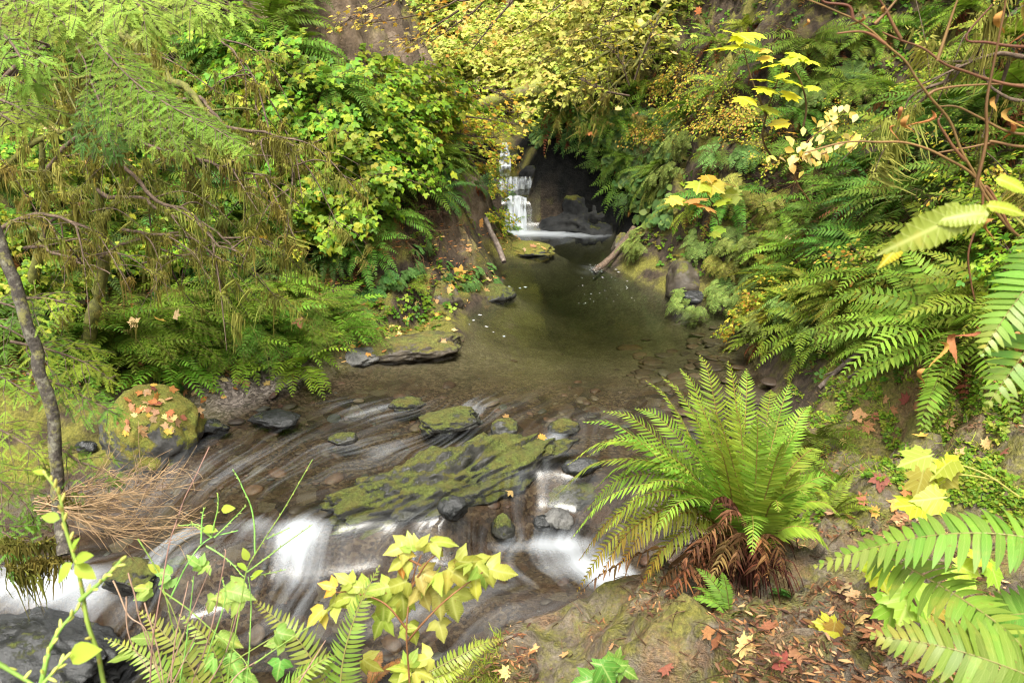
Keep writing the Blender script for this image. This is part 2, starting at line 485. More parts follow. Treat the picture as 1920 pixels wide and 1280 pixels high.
def mat_ground():
    m, nt = new_mat('bank_soil')
    n = N(nt)
    geo = n('ShaderNodeNewGeometry')
    pos = geo.outputs['Position']
    nrm = n('ShaderNodeSeparateXYZ', i_0=geo.outputs['Normal']).outputs[2]
    big = n.noise(pos, 1.6, 6, .65)
    mid = n.noise(pos, 7, 6, .7)
    fine = n.noise(pos, 38, 5, .7)
    # dark humus and wet rock
    soil = n.ramp(mid, [(.3, (.012, .009, .006)), (.5, (.04, .028, .018)), (.7, (.085, .06, .04))])
    rock = n.ramp(mid, [(.3, (.028, .021, .015)), (.5, (.11, .088, .064)), (.72, (.23, .195, .145))])
    moss = n.ramp(fine, [(.28, (.035, .034, .006)), (.5, (.12, .115, .018)), (.7, (.21, .19, .035))])
    clay = n.ramp(n.noise(pos, 4, 8, .7), [(.3, (.05, .036, .025)), (.5, (.16, .115, .078)), (.7, (.29, .225, .165))])
    tr = n.attr('trail').outputs['Fac']
    base = n.mix(tr, soil, rock)
    mamt = n.math('ADD', n.math('MULTIPLY', nrm, .35), big)
    mm = n.ramp(mamt, [(.66, 0.), (.8, .9)])
    mm2 = n.ramp(n.math('ADD', n.noise(pos, 5, 7, .75), n.math('MULTIPLY', big, .4)), [(.62, 0.), (.76, .85)])
    yz = n('ShaderNodeSeparateXYZ', i_0=pos).outputs[1]
    mm2b = n.ramp(n.math('ADD', n.noise(pos, 6, 7, .75), n.math('MULTIPLY', big, .4)), [(.56, 0.), (.68, .9)])
    mm2 = n.mix(n.ramp(n.math('MULTIPLY', yz, .1), [(.42, 0.), (.52, 1.)]), mm2, mm2b)
    mm = n.mix(tr, mm, mm2)
    base = n.mix(mm, base, moss)
    # brown needle litter on the trail
    lit = n.ramp(n.noise(pos, 2.7, 7, .7), [(.5, 0.), (.62, .75)])
    litc = n.ramp(n.noise(pos, 60, 4, .7), [(.3, (.05, .03, .018)), (.55, (.17, .098, .052)), (.75, (.36, .21, .1))])
    base = n.mix(n.math('MULTIPLY', lit, tr), base, litc)
    vor = n('ShaderNodeTexVoronoi'); vor.inputs['Scale'].default_value = 38
    n.link(pos, vor.inputs['Vector'])
    hs = n('ShaderNodeSeparateColor', i_0=vor.outputs['Color']).outputs[0]
    grav = n.ramp(hs, [(0., (.05, .04, .035)), (.5, (.13, .105, .09)), (1., (.26, .22, .19))])
    base = n.mix(n.attr('gravel').outputs['Fac'], base, grav)
    base = n.mix(n.attr('clay').outputs['Fac'], base, clay)
    cl = n.ramp(mid, [(.3, (.003, .0035, .0035)), (.7, (.011, .011, .0105))])  # near-black tone carries the recess shade as well as dark rock
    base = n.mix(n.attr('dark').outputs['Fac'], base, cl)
    # stream bed: two sizes of pebble, browner in the riffle, olive in the pool
    v2 = n('ShaderNodeTexVoronoi'); v2.inputs['Scale'].default_value = 7.5
    warp = n.mix(.06, pos, n('ShaderNodeTexNoise', i_Scale=4.).outputs['Color'])
    n.link(warp, v2.inputs['Vector'])
    h2 = n('ShaderNodeSeparateColor', i_0=v2.outputs['Color']).outputs[1]
    peb = n.ramp(h2, [(0., (.017, .0095, .006)), (.35, (.048, .026, .015)), (.6, (.078, .039, .021)), (.8, (.085, .06, .038)), (1., (.14, .11, .075))])
    peb2 = n.ramp(hs, [(0., (.072, .06, .034)), (.5, (.096, .08, .046)), (1., (.14, .12, .075))])
    peb = n.mix(n.ramp(big, [(.42, 0.), (.56, 1.)]), peb, n.ramp(hs, [(0., (.017, .01, .007)), (.5, (.048, .027, .016)), (1., (.105, .073, .045))]))
    edge = n.ramp(v2.outputs['Distance'], [(.0, 1.1), (.1, .85)])
    peb = n.mix(.5, peb, edge, 'MULTIPLY')
    bed = n.mix(n.attr('pool').outputs['Fac'], peb, peb2)
    yy = n('ShaderNodeSeparateXYZ', i_0=pos).outputs[1]
    bed = n.mix(n.ramp(n.math('MULTIPLY', yy, .06), [(.58, 0.), (.76, .7)]), bed, (.03, .034, .02))
    bed = n.mix(.6, bed, n.ramp(big, [(.36, .5), (.62, 1.25)]), 'MULTIPLY')
    base = n.mix(n.attr('bed').outputs['Fac'], base, bed)
    p = n('ShaderNodeBsdfPrincipled')
    n.link(base, p.inputs['Base Color'])
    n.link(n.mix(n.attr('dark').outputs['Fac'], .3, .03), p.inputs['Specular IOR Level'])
    ro = n.math('SUBTRACT', .95, n.math('MULTIPLY', tr, n.ramp(mid, [(.35, .55), (.6, .1)])))
    n.link(ro, p.inputs['Roughness'])
    b = n('ShaderNodeBump'); b.inputs['Strength'].default_value = .9; b.inputs['Distance'].default_value = .06
    st = n('ShaderNodeMapping'); st.inputs['Rotation'].default_value = (0, 0, .6); st.inputs['Scale'].default_value = (3, 11, 14)
    n.link(pos, st.inputs['Vector'])
    hh = n.math('ADD', n.math('ADD', mid, n.math('MULTIPLY', fine, .4)), n.math('MULTIPLY', n.noise(st.outputs[0], 1, 5, .7), n.math('MULTIPLY', tr, .9)))
    n.link(hh, b.inputs['Height'])
    n.link(b.outputs[0], p.inputs['Normal'])
    n.out(p.outputs[0])
    return m
MGROUND = mat_ground()
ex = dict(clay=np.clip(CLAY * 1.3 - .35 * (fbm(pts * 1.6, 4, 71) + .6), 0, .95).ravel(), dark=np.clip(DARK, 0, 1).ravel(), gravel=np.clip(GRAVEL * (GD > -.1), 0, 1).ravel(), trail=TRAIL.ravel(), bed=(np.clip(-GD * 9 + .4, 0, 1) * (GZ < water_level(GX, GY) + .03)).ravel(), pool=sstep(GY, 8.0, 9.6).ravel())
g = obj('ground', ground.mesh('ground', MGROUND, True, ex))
g['kind'] = 'structure'

# ------------------------------------------------------------------ water
FLOW = np.array([(0, 21), (0, 18), (.1, 16.6), (.7, 15.4), (.9, 13), (.9, 10), (.6, 8.6), (-.2, 7.5), (-1.0, 6.6), (-1.65, 5.7), (-1.9, 5.0), (-2.6, 4.5), (-4, 4.1), (-10, 3.2)])
FLOW2 = np.array([(1.6, 8.0), (.9, 7.1), (.42, 6.5), (.3, 5.7), (.45, 5.1), (.2, 4.75), (-.6, 4.5), (-1.6, 4.4), (-2.6, 4.3), (-4, 3.9), (-10, 3.0)])
def flow_coords(x, y, L):
    P = np.stack([x.ravel(), y.ravel()], -1)
    best = np.full(len(P), 1e9); al = np.zeros(len(P)); ac = np.zeros(len(P)); s = 0
    for a, b in zip(L[:-1], L[1:]):
        ab = b - a; l = np.linalg.norm(ab); e = ab / l
        t = (P - a) @ e
        tc = np.clip(t, 0, l)
        d = np.linalg.norm(P - a - tc[:, None] * e, axis=1)
        c = (P - a) @ np.array([-e[1], e[0]])
        m = d < best
        best[m] = d[m]; al[m] = s + tc[m]; ac[m] = np.sign(c[m]) * d[m]
        s += l
    return al.reshape(x.shape), ac.reshape(x.shape), best.reshape(x.shape)

wy = np.concatenate([np.arange(1.6, 8.5, .05), np.arange(8.5, 21.4, .1)])
wx = np.concatenate([np.arange(-9.5, -4.5, .12), np.arange(-4.5, 4.2, .05)])
WX, WY = np.meshgrid(wx, wy)
WD, _ = shore_info(WX, WY)
WZ = blur(water_level(WX, WY), 2)
a1, c1, b1 = flow_coords(WX, WY, FLOW)
a2, c2, b2 = flow_coords(WX, WY, FLOW2)
c1 = c1 * (.16 + .84 * sstep(-WY, -11, -8.5))
use2 = (b2 < b1) & (WY < 7.6)
wv_ = .16 * vnoise(np.stack([WX * 1.1, WY * 1.1, WX * 0], -1), 77) + .06 * vnoise(np.stack([WX * 3.1, WY * 3.1, WX * 0], -1), 78)
AL = np.where(use2, a2 + 31.7, a1); AC = np.where(use2, c2 * .55 + 9.1, c1) + wv_

def wspot(px, py, z=0):
    return atz(px, py, z)[:2]
SPOTS = [  # px, py, level, radius across the view, radius along it, strength
 (560, 1000, -.12, .14, .1, .8), (555, 1030, -.27, .15, .14, .9), (560, 1085, -.44, .24, .2, .6), (600, 985, -.08, .1, .1, .6), (480, 990, -.08, .12, .08, .3),
 (480, 1060, -.45, .2, .15, .3), (350, 1085, -.5, .35, .12, .75), (300, 1130, -.55, .4, .15, .5),
 (20, 1130, -.65, .6, .16, .85), (110, 1150, -.72, .4, .16, .65), (170, 1170, -.8, .3, .16, .45),
 (1040, 860, -.2, .12, .25, .7), (1000, 950, -.4, .2, .3, .22), (1035, 1000, -.4, .2, .25, .3), (1060, 1045, -.5, .3, .14, .95), (1110, 1080, -.5, .32, .16, 1.1), (1150, 1120, -.55, .25, .12, 1.0),
 (960, 1040, -.48, .4, .12, .6), (960, 1095, -.5, .5, .14, .4), (850, 1100, -.5, .5, .25, .28), (1090, 1170, -.5, .2, .1, .8), (1150, 1095, -.5, .15, .1, .9),
 (760, 765, -.02, .35, .2, .42), (690, 780, -.03, .35, .2, .42), (640, 760, -.02, .25, .2, .3), (880, 770, -.03, .2, .25, .6), (620, 830, -.04, .5, .25, .24), (690, 850, -.04, .3, .25, .3),
 (860, 830, -.04, .3, .2, .3), (760, 840, -.04, .3, .2, .3), (420, 880, -.05, .5, .3, .22), (540, 890, -.05, .5, .3, .18), (780, 1160, -.5, .9, .3, .16), (660, 1190, -.5, .7, .3, .18),
 (975, 436, 0, .55, .35, 1.3), (1040, 439, 0, .75, .3, .9), (1100, 441, 0, .6, .25, .5), (1040, 455, 0, .7, .4, .3), (1110, 505, 0, .16, .25, .45),
]
FOAM = np.zeros_like(WZ)
for px, py, z, rx, ry, a in SPOTS:
    cx, cy = wspot(px, py, z)
    FOAM = np.maximum(FOAM, 0) + .85 * a * np.exp(-((WX - cx) / rx) ** 2 - ((WY - cy) / ry) ** 2) * (1 - np.clip(FOAM, 0, 1) * .5)
FOAM = FOAM + (.12 + .14 * sstep(-WY, -5.6, -4.8)) * sstep(-WY, -8.4, -7.2) * (.55 + .6 * vnoise(np.stack([AL * .8, AC * 1.6, AL * 0], -1), 19))
#FOAM = np.maximum(FOAM, np.maximum(sstep(WY, 16.45, 16.55) - sstep(WY, 16.66, 16.85), 0) * 1.0)
#FOAM = np.maximum(FOAM, np.maximum(sstep(WY, 17.45, 17.6) - sstep(WY, 18.0, 18.2), 0) * 1.0)
rap = sstep(-WY, -8.2, -6.6)
WZ = WZ + rap * (.022 * vnoise(np.stack([AL * 1.6, AC * 5, AL * 0], -1), 5) + .012 * vnoise(np.stack([AL * 4, AC * 11, AL * 0], -1), 8)) + np.clip(FOAM, 0, 1) * .02 * vnoise(np.stack([AL * 5, AC * 16, AL * 0], -1), 6)
keep = WD < .35
ny, nx = WZ.shape
cell = keep[:-1, :-1] & keep[1:, :-1] & keep[:-1, 1:] & keep[1:, 1:]
ii = np.arange(ny * nx).reshape(ny, nx)
Q = np.stack([ii[:-1, :-1], ii[:-1, 1:], ii[1:, 1:], ii[1:, :-1]], -1)[cell]
used = np.unique(Q)
remap = np.full(ny * nx, -1); remap[used] = np.arange(len(used))
Q = remap[Q]
top = np.stack([WX, WY, WZ], -1).reshape(-1, 3)[used]
nt_ = len(top)
bot = top.copy(); bot[:, 2] = -2.6
ed = np.concatenate([Q[:, [0, 1]], Q[:, [1, 2]], Q[:, [2, 3]], Q[:, [3, 0]]])
key = {}
for a, b in ed.tolist():
    if (b, a) in key:
        del key[(b, a)]
    else:
        key[(a, b)] = 1
side = np.array([(b, a, a + nt_, b + nt_) for a, b in key])
wat = Acc()
wat.add(np.concatenate([top, bot]), np.concatenate([Q, Q[:, ::-1] + nt_, side]), (.5, .5, .5))

def streaks(n, sa=(.5, 5.2), rough=.5):
    """long-exposure streak pattern along the current, 0..1"""
    fl = n.attr('flow').outputs['Vector']
    mp = n('ShaderNodeMapping'); mp.inputs['Scale'].default_value = (sa[0], sa[1], 1)
    n.link(fl, mp.inputs['Vector'])
    return n.noise(mp.outputs[0], 1.5, 3, rough), mp.outputs[0]

def mat_water():
    m, nt = new_mat('stream_water')
    n = N(nt)
    st, vec = streaks(n)
    st2, _ = streaks(n, (.35, 3.2))
    fm = n.attr('foam').outputs['Fac']
    fine, _ = streaks(n, (.42, 13.))
    lim = n.math('ADD', n.math('MULTIPLY', st, 1.1), n.math('ADD', n.math('MULTIPLY', st2, .8), n.math('MULTIPLY', fine, .55)))
    f = n.math('ADD', n.math('MULTIPLY', fm, 1.15), n.math('SUBTRACT', lim, 1.5))
    f = n.math('MULTIPLY', n.ramp(f, [(.05, 0.), (.5, .24), (1.2, .6)]), n.math('MINIMUM', n.math('MULTIPLY', fm, 4.), 1.))
    # thin silky veil everywhere the current runs fast
    veil = n.math('MULTIPLY', n.ramp(n.math('ADD', n.math('MULTIPLY', fine, .6), n.math('MULTIPLY', st, .5)), [(.5, 0.), (.75, .17)]), n.math('MINIMUM', n.math('MULTIPLY', fm, 3.), 1.))
    f = n.math('MAXIMUM', f, veil)
    bump = n('ShaderNodeBump'); bump.inputs['Strength'].default_value = .25; bump.inputs['Distance'].default_value = .03
    rip = n('ShaderNodeTexNoise'); rip.inputs['Scale'].default_value = 5; rip.inputs['Detail'].default_value = 3
    n.link(n.math('ADD', st, n.math('MULTIPLY', rip.outputs['Fac'], .15)), bump.inputs['Height'])
    tr = n('ShaderNodeBsdfTransparent'); tr.inputs[0].default_value = (.97, .97, .95, 1)
    gl = n('ShaderNodeBsdfGlossy'); gl.inputs['Roughness'].default_value = .1
    n.link(n.math('ADD', n.math('MULTIPLY', n.math('MINIMUM', n.math('MULTIPLY', fm, 3.), 1.), .22), .1), gl.inputs['Roughness'])
    n.link(bump.outputs[0], gl.inputs['Normal'])
    fr = n('ShaderNodeFresnel'); fr.inputs['IOR'].default_value = 1.33
    n.link(bump.outputs[0], fr.inputs['Normal'])
    w = n('ShaderNodeMixShader')
    n.link(fr.outputs[0], w.inputs[0]); n.link(tr.outputs[0], w.inputs[1]); n.link(gl.outputs[0], w.inputs[2])
    fo = n('ShaderNodeBsdfPrincipled'); fo.inputs['Base Color'].default_value = (.43, .46, .5, 1); fo.inputs['Roughness'].default_value = .6
    mx = n('ShaderNodeMixShader')
    n.link(f, mx.inputs[0]); n.link(w.outputs[0], mx.inputs[1]); n.link(fo.outputs[0], mx.inputs[2])
    va = n('ShaderNodeVolumeAbsorption'); va.inputs['Color'].default_value = (.55, .58, .42, 1); va.inputs['Density'].default_value = 1.7
    n.out(mx.outputs[0], va.outputs[0])
    return m
exw = dict(foam=np.concatenate([FOAM.ravel()[used], np.zeros(nt_)]),
           flow=np.concatenate([np.stack([AL, AC, AL * 0], -1).reshape(-1, 3)[used], np.zeros((nt_, 3))]))
MWATER = mat_water()
w = obj('stream_water', wat.mesh('stream_water', MWATER, True, exw))
w['kind'] = 'structure'
# ------------------------------------------------------------------ plant builders
def catmull(P, n):
    P = np.asarray(P, float)
    if len(P) == 2:
        t = np.linspace(0, 1, n)[:, None]
        return P[0] * (1 - t) + P[1] * t
    Q = np.concatenate([[2 * P[0] - P[1]], P, [2 * P[-1] - P[-2]]])
    u = np.linspace(0, len(P) - 1 - 1e-6, n)
    i = u.astype(int); t = (u - i)[:, None]
    a, b, c, d = Q[i], Q[i + 1], Q[i + 2], Q[i + 3]
    return .5 * (2 * b + (c - a) * t + (2 * a - 5 * b + 4 * c - d) * t ** 2 + (3 * b - a - 3 * c + d) * t ** 3)

def tube(acc, P, r, col, sides=4, jit=0):
    P = np.asarray(P, float); n = len(P)
    r = np.interp(np.linspace(0, 1, n), np.linspace(0, 1, len(r)), r) if hasattr(r, '__len__') else np.full(n, r)
    T = norm(np.gradient(P, axis=0))
    ref = np.where(np.abs(T[:, 2:3]) > .9, [[1., 0, 0]], [[0, 0, 1.]])
    S = norm(np.cross(T, ref)); B = np.cross(S, T)
    a = np.arange(sides) / sides * 2 * PI
    rr = r[:, None] * (1 + (rng.uniform(-jit, jit, (n, sides)) if jit else 0))
    V = P[:, None] + rr[..., None] * (np.cos(a)[None, :, None] * S[:, None] + np.sin(a)[None, :, None] * B[:, None])
    i = np.arange(n * sides).reshape(n, sides)
    j = np.roll(i, -1, 1)
    F = np.stack([i[:-1], j[:-1], j[1:], i[1:]], -1).reshape(-1, 4)
    F = np.concatenate([F, [[*i[-1][:3], -1]]] if sides == 3 else [F, [[*i[-1][:4]]]] if sides == 4 else [F])
    acc.add(V, F, col)

def vary(col, n, v=.25, h=.1, r=rng):
    """n pigment variations of one colour"""
    k = r.uniform(1 - v, 1 + v, (n, 1))
    return np.clip(np.asarray(col)[None] * k * (1 + r.uniform(-h, h, (n, 3))), .002, .9)

def arc(L, elev, bend, az=0, sway=0, m=14, power=1.2):
    t = np.linspace(0, 1, m)
    a = elev - bend * t ** power
    dx = np.cos(a); dz = np.sin(a)
    st = L / (m - 1)
    X = np.concatenate([[0], np.cumsum((dx[1:] + dx[:-1]) / 2 * st)])
    Z = np.concatenate([[0], np.cumsum((dz[1:] + dz[:-1]) / 2 * st)])
    Y = sway * L * t ** 2
    c, s = math.cos(az), math.sin(az)
    return np.stack([X * c - Y * s, X * s + Y * c, Z], -1)

SHAPES = {'lance': [.75, 1, .9, .6, 0.06], 'blunt': [.55, .9, 1, .95, .6], 'tri': [1, .85, .6, .35, .04], 'oval': [.3, .9, 1, .7, .05]}

def frond(acc, P, n=24, Lp=.1, wp=.011, up=(0, 0, 1), K=2, fwd=(.12, .75), droop=.12, falc=.12, stipe=.14, prof='sword',
          col=(.09, .17, .03), rcol=(.16, .13, .04), shape='lance', rr=.003, jit=.12, tipcol=None, twist=.25, cv=.22, roll=0):
    P = np.asarray(P, float)
    seg = np.linalg.norm(np.diff(P, axis=0), axis=1)
    s = np.concatenate([[0], np.cumsum(seg)]); s /= s[-1]
    T = norm(np.gradient(P, axis=0))
    up = np.asarray(up, float)
    S = norm(np.cross(T, up)); Nn = np.cross(S, T)
    if roll:
        S = S * math.cos(roll) + Nn * math.sin(roll); Nn = np.cross(S, T)
    ti = stipe + (1 - stipe) * (np.arange(n) + .5) / n
    ip = lambda A, t: np.stack([np.interp(t, s, A[:, k]) for k in range(3)], -1)
    tube(acc, P, [rr, rr * .8, rr * .3], rcol, 3)
    q = np.linspace(0, 1, K + 1)
    sh = np.interp(q, np.linspace(0, 1, 5), SHAPES[shape])
    for side in (-1, 1):
        t = np.clip(ti + rng.uniform(-.3, .3, n) * (1 - stipe) / n * .6, 0, .995)
        b, tt, ss, nn = ip(P, t), norm(ip(T, t)), norm(ip(S, t)), norm(ip(Nn, t))
        x = (t - stipe) / (1 - stipe)
        if prof == 'sword':
            l = np.minimum(1, .55 + 1.6 * x) * (1 - x ** 2.4) ** .9
        elif prof == 'tri':
            l = np.minimum(1, .8 + 1.2 * x) * (1 - x) ** .8
        elif prof == 'even':
            l = np.minimum(1, .5 + 3 * x) * (1 - x ** 5)
        elif prof == 'lady':
            l = np.minimum(1, .35 + 2.2 * x) * (1 - x ** 1.8)
        l = Lp * l * rng.uniform(1 - jit, 1 + jit, n) + Lp * .03
        f = fwd[0] + (fwd[1] - fwd[0]) * x ** 1.5 + rng.uniform(-jit, jit, n) * .8
        d = side * ss * np.cos(f)[:, None] + tt * np.sin(f)[:, None]
        dr = droop + rng.uniform(-.1, .1, n)
        pos = b[:, None] + l[:, None, None] * (d[:, None] * q[None, :, None] + tt[:, None] * (falc * q ** 2)[None, :, None] - nn[:, None] * (dr[:, None] * q[None] ** 2)[..., None])
        wv = norm(tt - (tt * d).sum(-1, keepdims=True) * d)
        tw = rng.uniform(-twist, twist, n) + twist * .8
        wv = wv * np.cos(tw)[:, None] + nn * np.sin(tw)[:, None]
        w = wp * (.35 + .65 * l / Lp)[:, None] * sh[None]
        A = pos - wv[:, None] * w[..., None]
        B = pos + wv[:, None] * w[..., None]
        V = np.stack([A, B], 2).reshape(-1, 3)
        base = np.arange(n)[:, None] * (K + 1) * 2 + np.arange(K)[None] * 2
        F = np.stack([base, base + 1, base + 3, base + 2], -1).reshape(-1, 4)
        cc = vary(col, n, cv, .08)
        if tipcol is not None:
            k = np.clip((x - .55) * 2, 0, 1)[:, None] * rng.uniform(0, 1, (n, 1))
            cc = cc * (1 - k) + np.asarray(tipcol) * k
        U = np.zeros((n, K + 1, 2, 3)); U[..., 0] = q[None, :, None]; U[..., 0, 1] = -.5; U[..., 1, 1] = .5
        acc.add(V, F, np.repeat(cc, (K + 1) * 2, 0), U)

def bifrond(acc, P, n=15, Lp=.2, col=(.12, .24, .03), rcol=(.2, .18, .06), prof='tri', m=7, fwd=(.15, .8), droop=.2, wpin=.24):
    """twice-cut frond: every pinna is a small frond"""
    P = np.asarray(P, float)
    seg = np.linalg.norm(np.diff(P, axis=0), axis=1)
    s = np.concatenate([[0], np.cumsum(seg)]); s /= s[-1]
    T = norm(np.gradient(P, axis=0))
    S = norm(np.cross(T, (0, 0, 1.))); Nn = np.cross(S, T)
    tube(acc, P, [.004, .003, .001], rcol, 3)
    for side in (-1, 1):
        for k in range(n):
            t = .2 + .8 * (k + .5 + R.uniform(-.2, .2)) / n
            x = (t - .2) / .8
            l = Lp * ((min(1, .8 + x) * (1 - x) ** .75) if prof == 'tri' else min(1, .35 + 2.2 * x) * (1 - x ** 1.8)) * R.uniform(.85, 1.1) + .01
            i = min(int(t * (len(P) - 1)), len(P) - 2)
            fr = t * (len(P) - 1) - i
            b = P[i] * (1 - fr) + P[i + 1] * fr
            f = fwd[0] + (fwd[1] - fwd[0]) * x + R.uniform(-.12, .12)
            d = side * S[i] * math.cos(f) + T[i] * math.sin(f)
            q = np.linspace(0, 1, 5)[:, None]
            pp = b + l * (d * q - Nn[i] * droop * q ** 2 + T[i] * .15 * q ** 2)
            frond(acc, pp, m, l * wpin, l * .06, Nn[i], 1, (.2, .7), .1, .1, .04, 'lady', np.asarray(col) * R.uniform(.8, 1.2), rcol, 'lance', .0012, .15, cv=.2)

def leaf_ovate(serr=0, w=.32, fold=.18, rows=5, droop=.12):
    """leaf along +X, length 1"""
    x = np.linspace(0, 1, rows + 1)
    prof = np.array([0.02 if (a == 0) else (w * (math.sin(PI * a ** .72)) ** .9 if a < 1 else .0) for a in x])
    V, F = [], []
    for k, a in enumerate(x):
        zc = -droop * a ** 2
        for s in (-1, 0, 1):
            V.append((a - (.06 if s and serr and k % 1 == 0 else 0) * (0 < a < 1), s * prof[k], zc + abs(s) * fold * prof[k]))
    for k in range(rows):
        b = k * 3
        F += [(b, b + 1, b + 4, b + 3), (b + 1, b + 2, b + 5, b + 4)]
    return np.array(V), np.array(F)

def leaf_serrate(w=.33, teeth=16, droop=.15, fold=.04, lobes=True):
    V = [(0, 0, 0)]; F = []
    xs = np.linspace(0, 1, teeth + 1)
    mid = [0]
    for a in xs[1:]:
        V.append((a, 0, -droop * a * a)); mid.append(len(V) - 1)
    for s in (-1, 1):
        prev = 0
        for k in range(teeth):
            a = (xs[k] + xs[k + 1]) / 2
            ww = w * math.sin(PI * min(.985, a ** .58)) ** .9
            if lobes:
                ww *= 1 + .12 * math.cos(a * 11)
            V.append((a + .035, s * ww * 1.03, -droop * a * a + fold * ww)); tip = len(V) - 1
            a2 = xs[k + 1]
            w2 = w * math.sin(PI * min(.988, a2 ** .58)) ** .9 * (1 + .12 * math.cos(a2 * 11) * lobes) * .92
            V.append((a2, s * w2, -droop * a2 * a2 + fold * w2)); nx_ = len(V) - 1
            fs = [(prev, tip, mid[k + 1], mid[k]) if prev != mid[k] else (mid[k], tip, mid[k + 1], -1), (tip, nx_, mid[k + 1], -1)]
            if s > 0:
                fs = [tuple(reversed(f)) if f[3] >= 0 else (f[2], f[1], f[0], -1) for f in fs]
            F += fs
            prev = nx_
    return np.array(V), np.array(F)

def leaf_palmate(lobes=7, deep=.45, spread=2.5, tooth=True, droop=.18, cup=0.0, jag=.0):
    """maple-like leaf: stalk at origin, middle lobe along +X, length about 1"""
    pts = []
    c0 = .32
    for k in range(lobes):
        a = (k - (lobes - 1) / 2) / ((lobes - 1) / 2) * spread
        L = (1 - .42 * abs(a / spread) ** 1.3) * .7
        da = spread / (lobes - 1)
        if k == 0:
            pts.append((a - da * .8, L * .35))
        if tooth:
            pts += [(a - da * .55, L * (1 - deep * .55)), (a - da * .42, L * (1 - deep * .62)), (a - da * .22, L * .86)]
        else:
            pts += [(a - da * .45, L * (1 - deep * .4))]
        pts.append((a, L * (1.02 + R.uniform(-jag, jag))))
        if tooth:
            pts += [(a + da * .22, L * .86), (a + da * .42, L * (1 - deep * .62)), (a + da * .55, L * (1 - deep * .55))]
        else:
            pts += [(a + da * .45, L * (1 - deep * .4))]
        if k < lobes - 1:
            pts.append((a + da, L * (1 - deep)))
        else:
            pts.append((a + da * .8, L * .35))
    V = [(c0, 0, 0)]
    for a, r in pts:
        x, y = c0 + r * math.cos(a), r * math.sin(a)
        V.append((x, y, -droop * r * r + cup * math.cos(2 * a) * r * r))
    n = len(V) - 1
    V.append((0.02, 0, 0.02))
    F = [(0, i, i + 1, -1) for i in range(1, n)]
    F += [(0, n, n + 1, -1), (0, n + 1, 1, -1)]
    return np.array(V), np.array(F)

def combine(list_):
    V, F, o = [], [], 0
    for v, f in list_:
        V.append(v); F.append(np.where(f >= 0, f + o, -1)); o += len(v)
    return np.concatenate(V), np.concatenate(F)

def rotz(v, a):
    c, s = math.cos(a), math.sin(a)
    return v @ np.array([[c, s, 0], [-s, c, 0], [0, 0, 1]])

def trifoliate(leaf, gap=.15, side=.8, ang=1.15, drop=.1):
    v, f = leaf
    a = v + [gap + .12, 0, 0]
    b = rotz(v * side, ang) + [gap, 0, -.0]
    c = rotz(v * side, -ang) + [gap, 0, -.0]
    b[:, 2] -= drop * np.abs(b[:, 1]); c[:, 2] -= drop * np.abs(c[:, 1])
    st = (np.array([(0, -.008, .03), (0, .008, .03), (gap + .13, .006, 0), (gap + .13, -.006, 0)]), np.array([[0, 1, 2, 3]]))
    return combine([(a, f), (b, f), (c, f), st])

def scatter(acc, proto, pos, d, up, scale, col, cv=.25, hv=.08):
    V0, F0 = proto
    pos = np.asarray(pos, float).reshape(-1, 3); m = len(pos)
    if m == 0:
        return
    d = norm(np.broadcast_to(np.asarray(d, float), (m, 3)))
    up = np.broadcast_to(np.asarray(up, float), (m, 3))
    z = norm(up - (up * d).sum(-1, keepdims=True) * d)
    y = np.cross(z, d)
    M = np.stack([d, y, z], 1)                    # rows
    V = np.einsum('kj,mji->mki', V0, M) * np.broadcast_to(np.asarray(scale, float), (m,))[:, None, None] + pos[:, None]
    F = F0[None] + (np.arange(m) * len(V0))[:, None, None]
    F = np.where(F0[None] < 0, -1, F)
    col = np.asarray(col, float)
    cc = vary(col, m, cv, hv) if col.ndim == 1 else col
    acc.add(V.reshape(-1, 3), F.reshape(-1, 4), np.repeat(cc, len(V0), 0), np.tile(V0 * [1, 1, 0], (m, 1)))

def palette(cols, n, w=None):
    c = np.array(cols)
    i = rng.choice(len(c), n, p=None if w is None else np.array(w) / sum(w))
    return np.clip(c[i] * rng.uniform(.78, 1.22, (n, 1)) * rng.uniform(.93, 1.07, (n, 3)), .002, .9)

def rdir(n, zlo=-1, zhi=1):
    a = rng.uniform(0, 2 * PI, n); z = rng.uniform(zlo, zhi, n); r = np.sqrt(np.maximum(0, 1 - z * z))
    return np.stack([np.cos(a) * r, np.sin(a) * r, z], -1)

def grow(acc, base, d, L, rad, depth, tips, col, grav=-.05, nch=(3, 5), spread=.7, wig=.18, shrink=.62, sides=4, m=6, nodes=None):
    p = np.asarray(base, float); d = norm(d); P = [p]
    for k in range(m):
        d = norm(d + rng.normal(0, wig, 3) * .6 + np.array([0, 0, grav]))
        p = p + d * L / m
        P.append(p)
    P = np.array(P)
    tube(acc, P, [rad, rad * .45], col, sides)
    if nodes is not None:
        nodes.append((P, depth))
    if depth == 0:
        for k in range(2, m + 1):
            tips.append((P[k], norm(P[k] - P[k - 1])))
        return
    for c in range(R.randint(*nch)):
        t = R.uniform(.3, 1.0)
        i = min(int(t * m), m - 1)
        b = P[i] + (P[i + 1] - P[i]) * (t * m - i)
        dd = norm(P[i + 1] - P[i])
        side = norm(np.cross(dd, rng.normal(0, 1, 3)))
        nd = norm(dd * (1 - spread * .5) + side * spread)
        grow(acc, b, nd, L * shrink * R.uniform(.75, 1.15), rad * .5, depth - 1, tips, col, grav, nch, spread, wig, shrink, max(3, sides - 1), m, nodes)

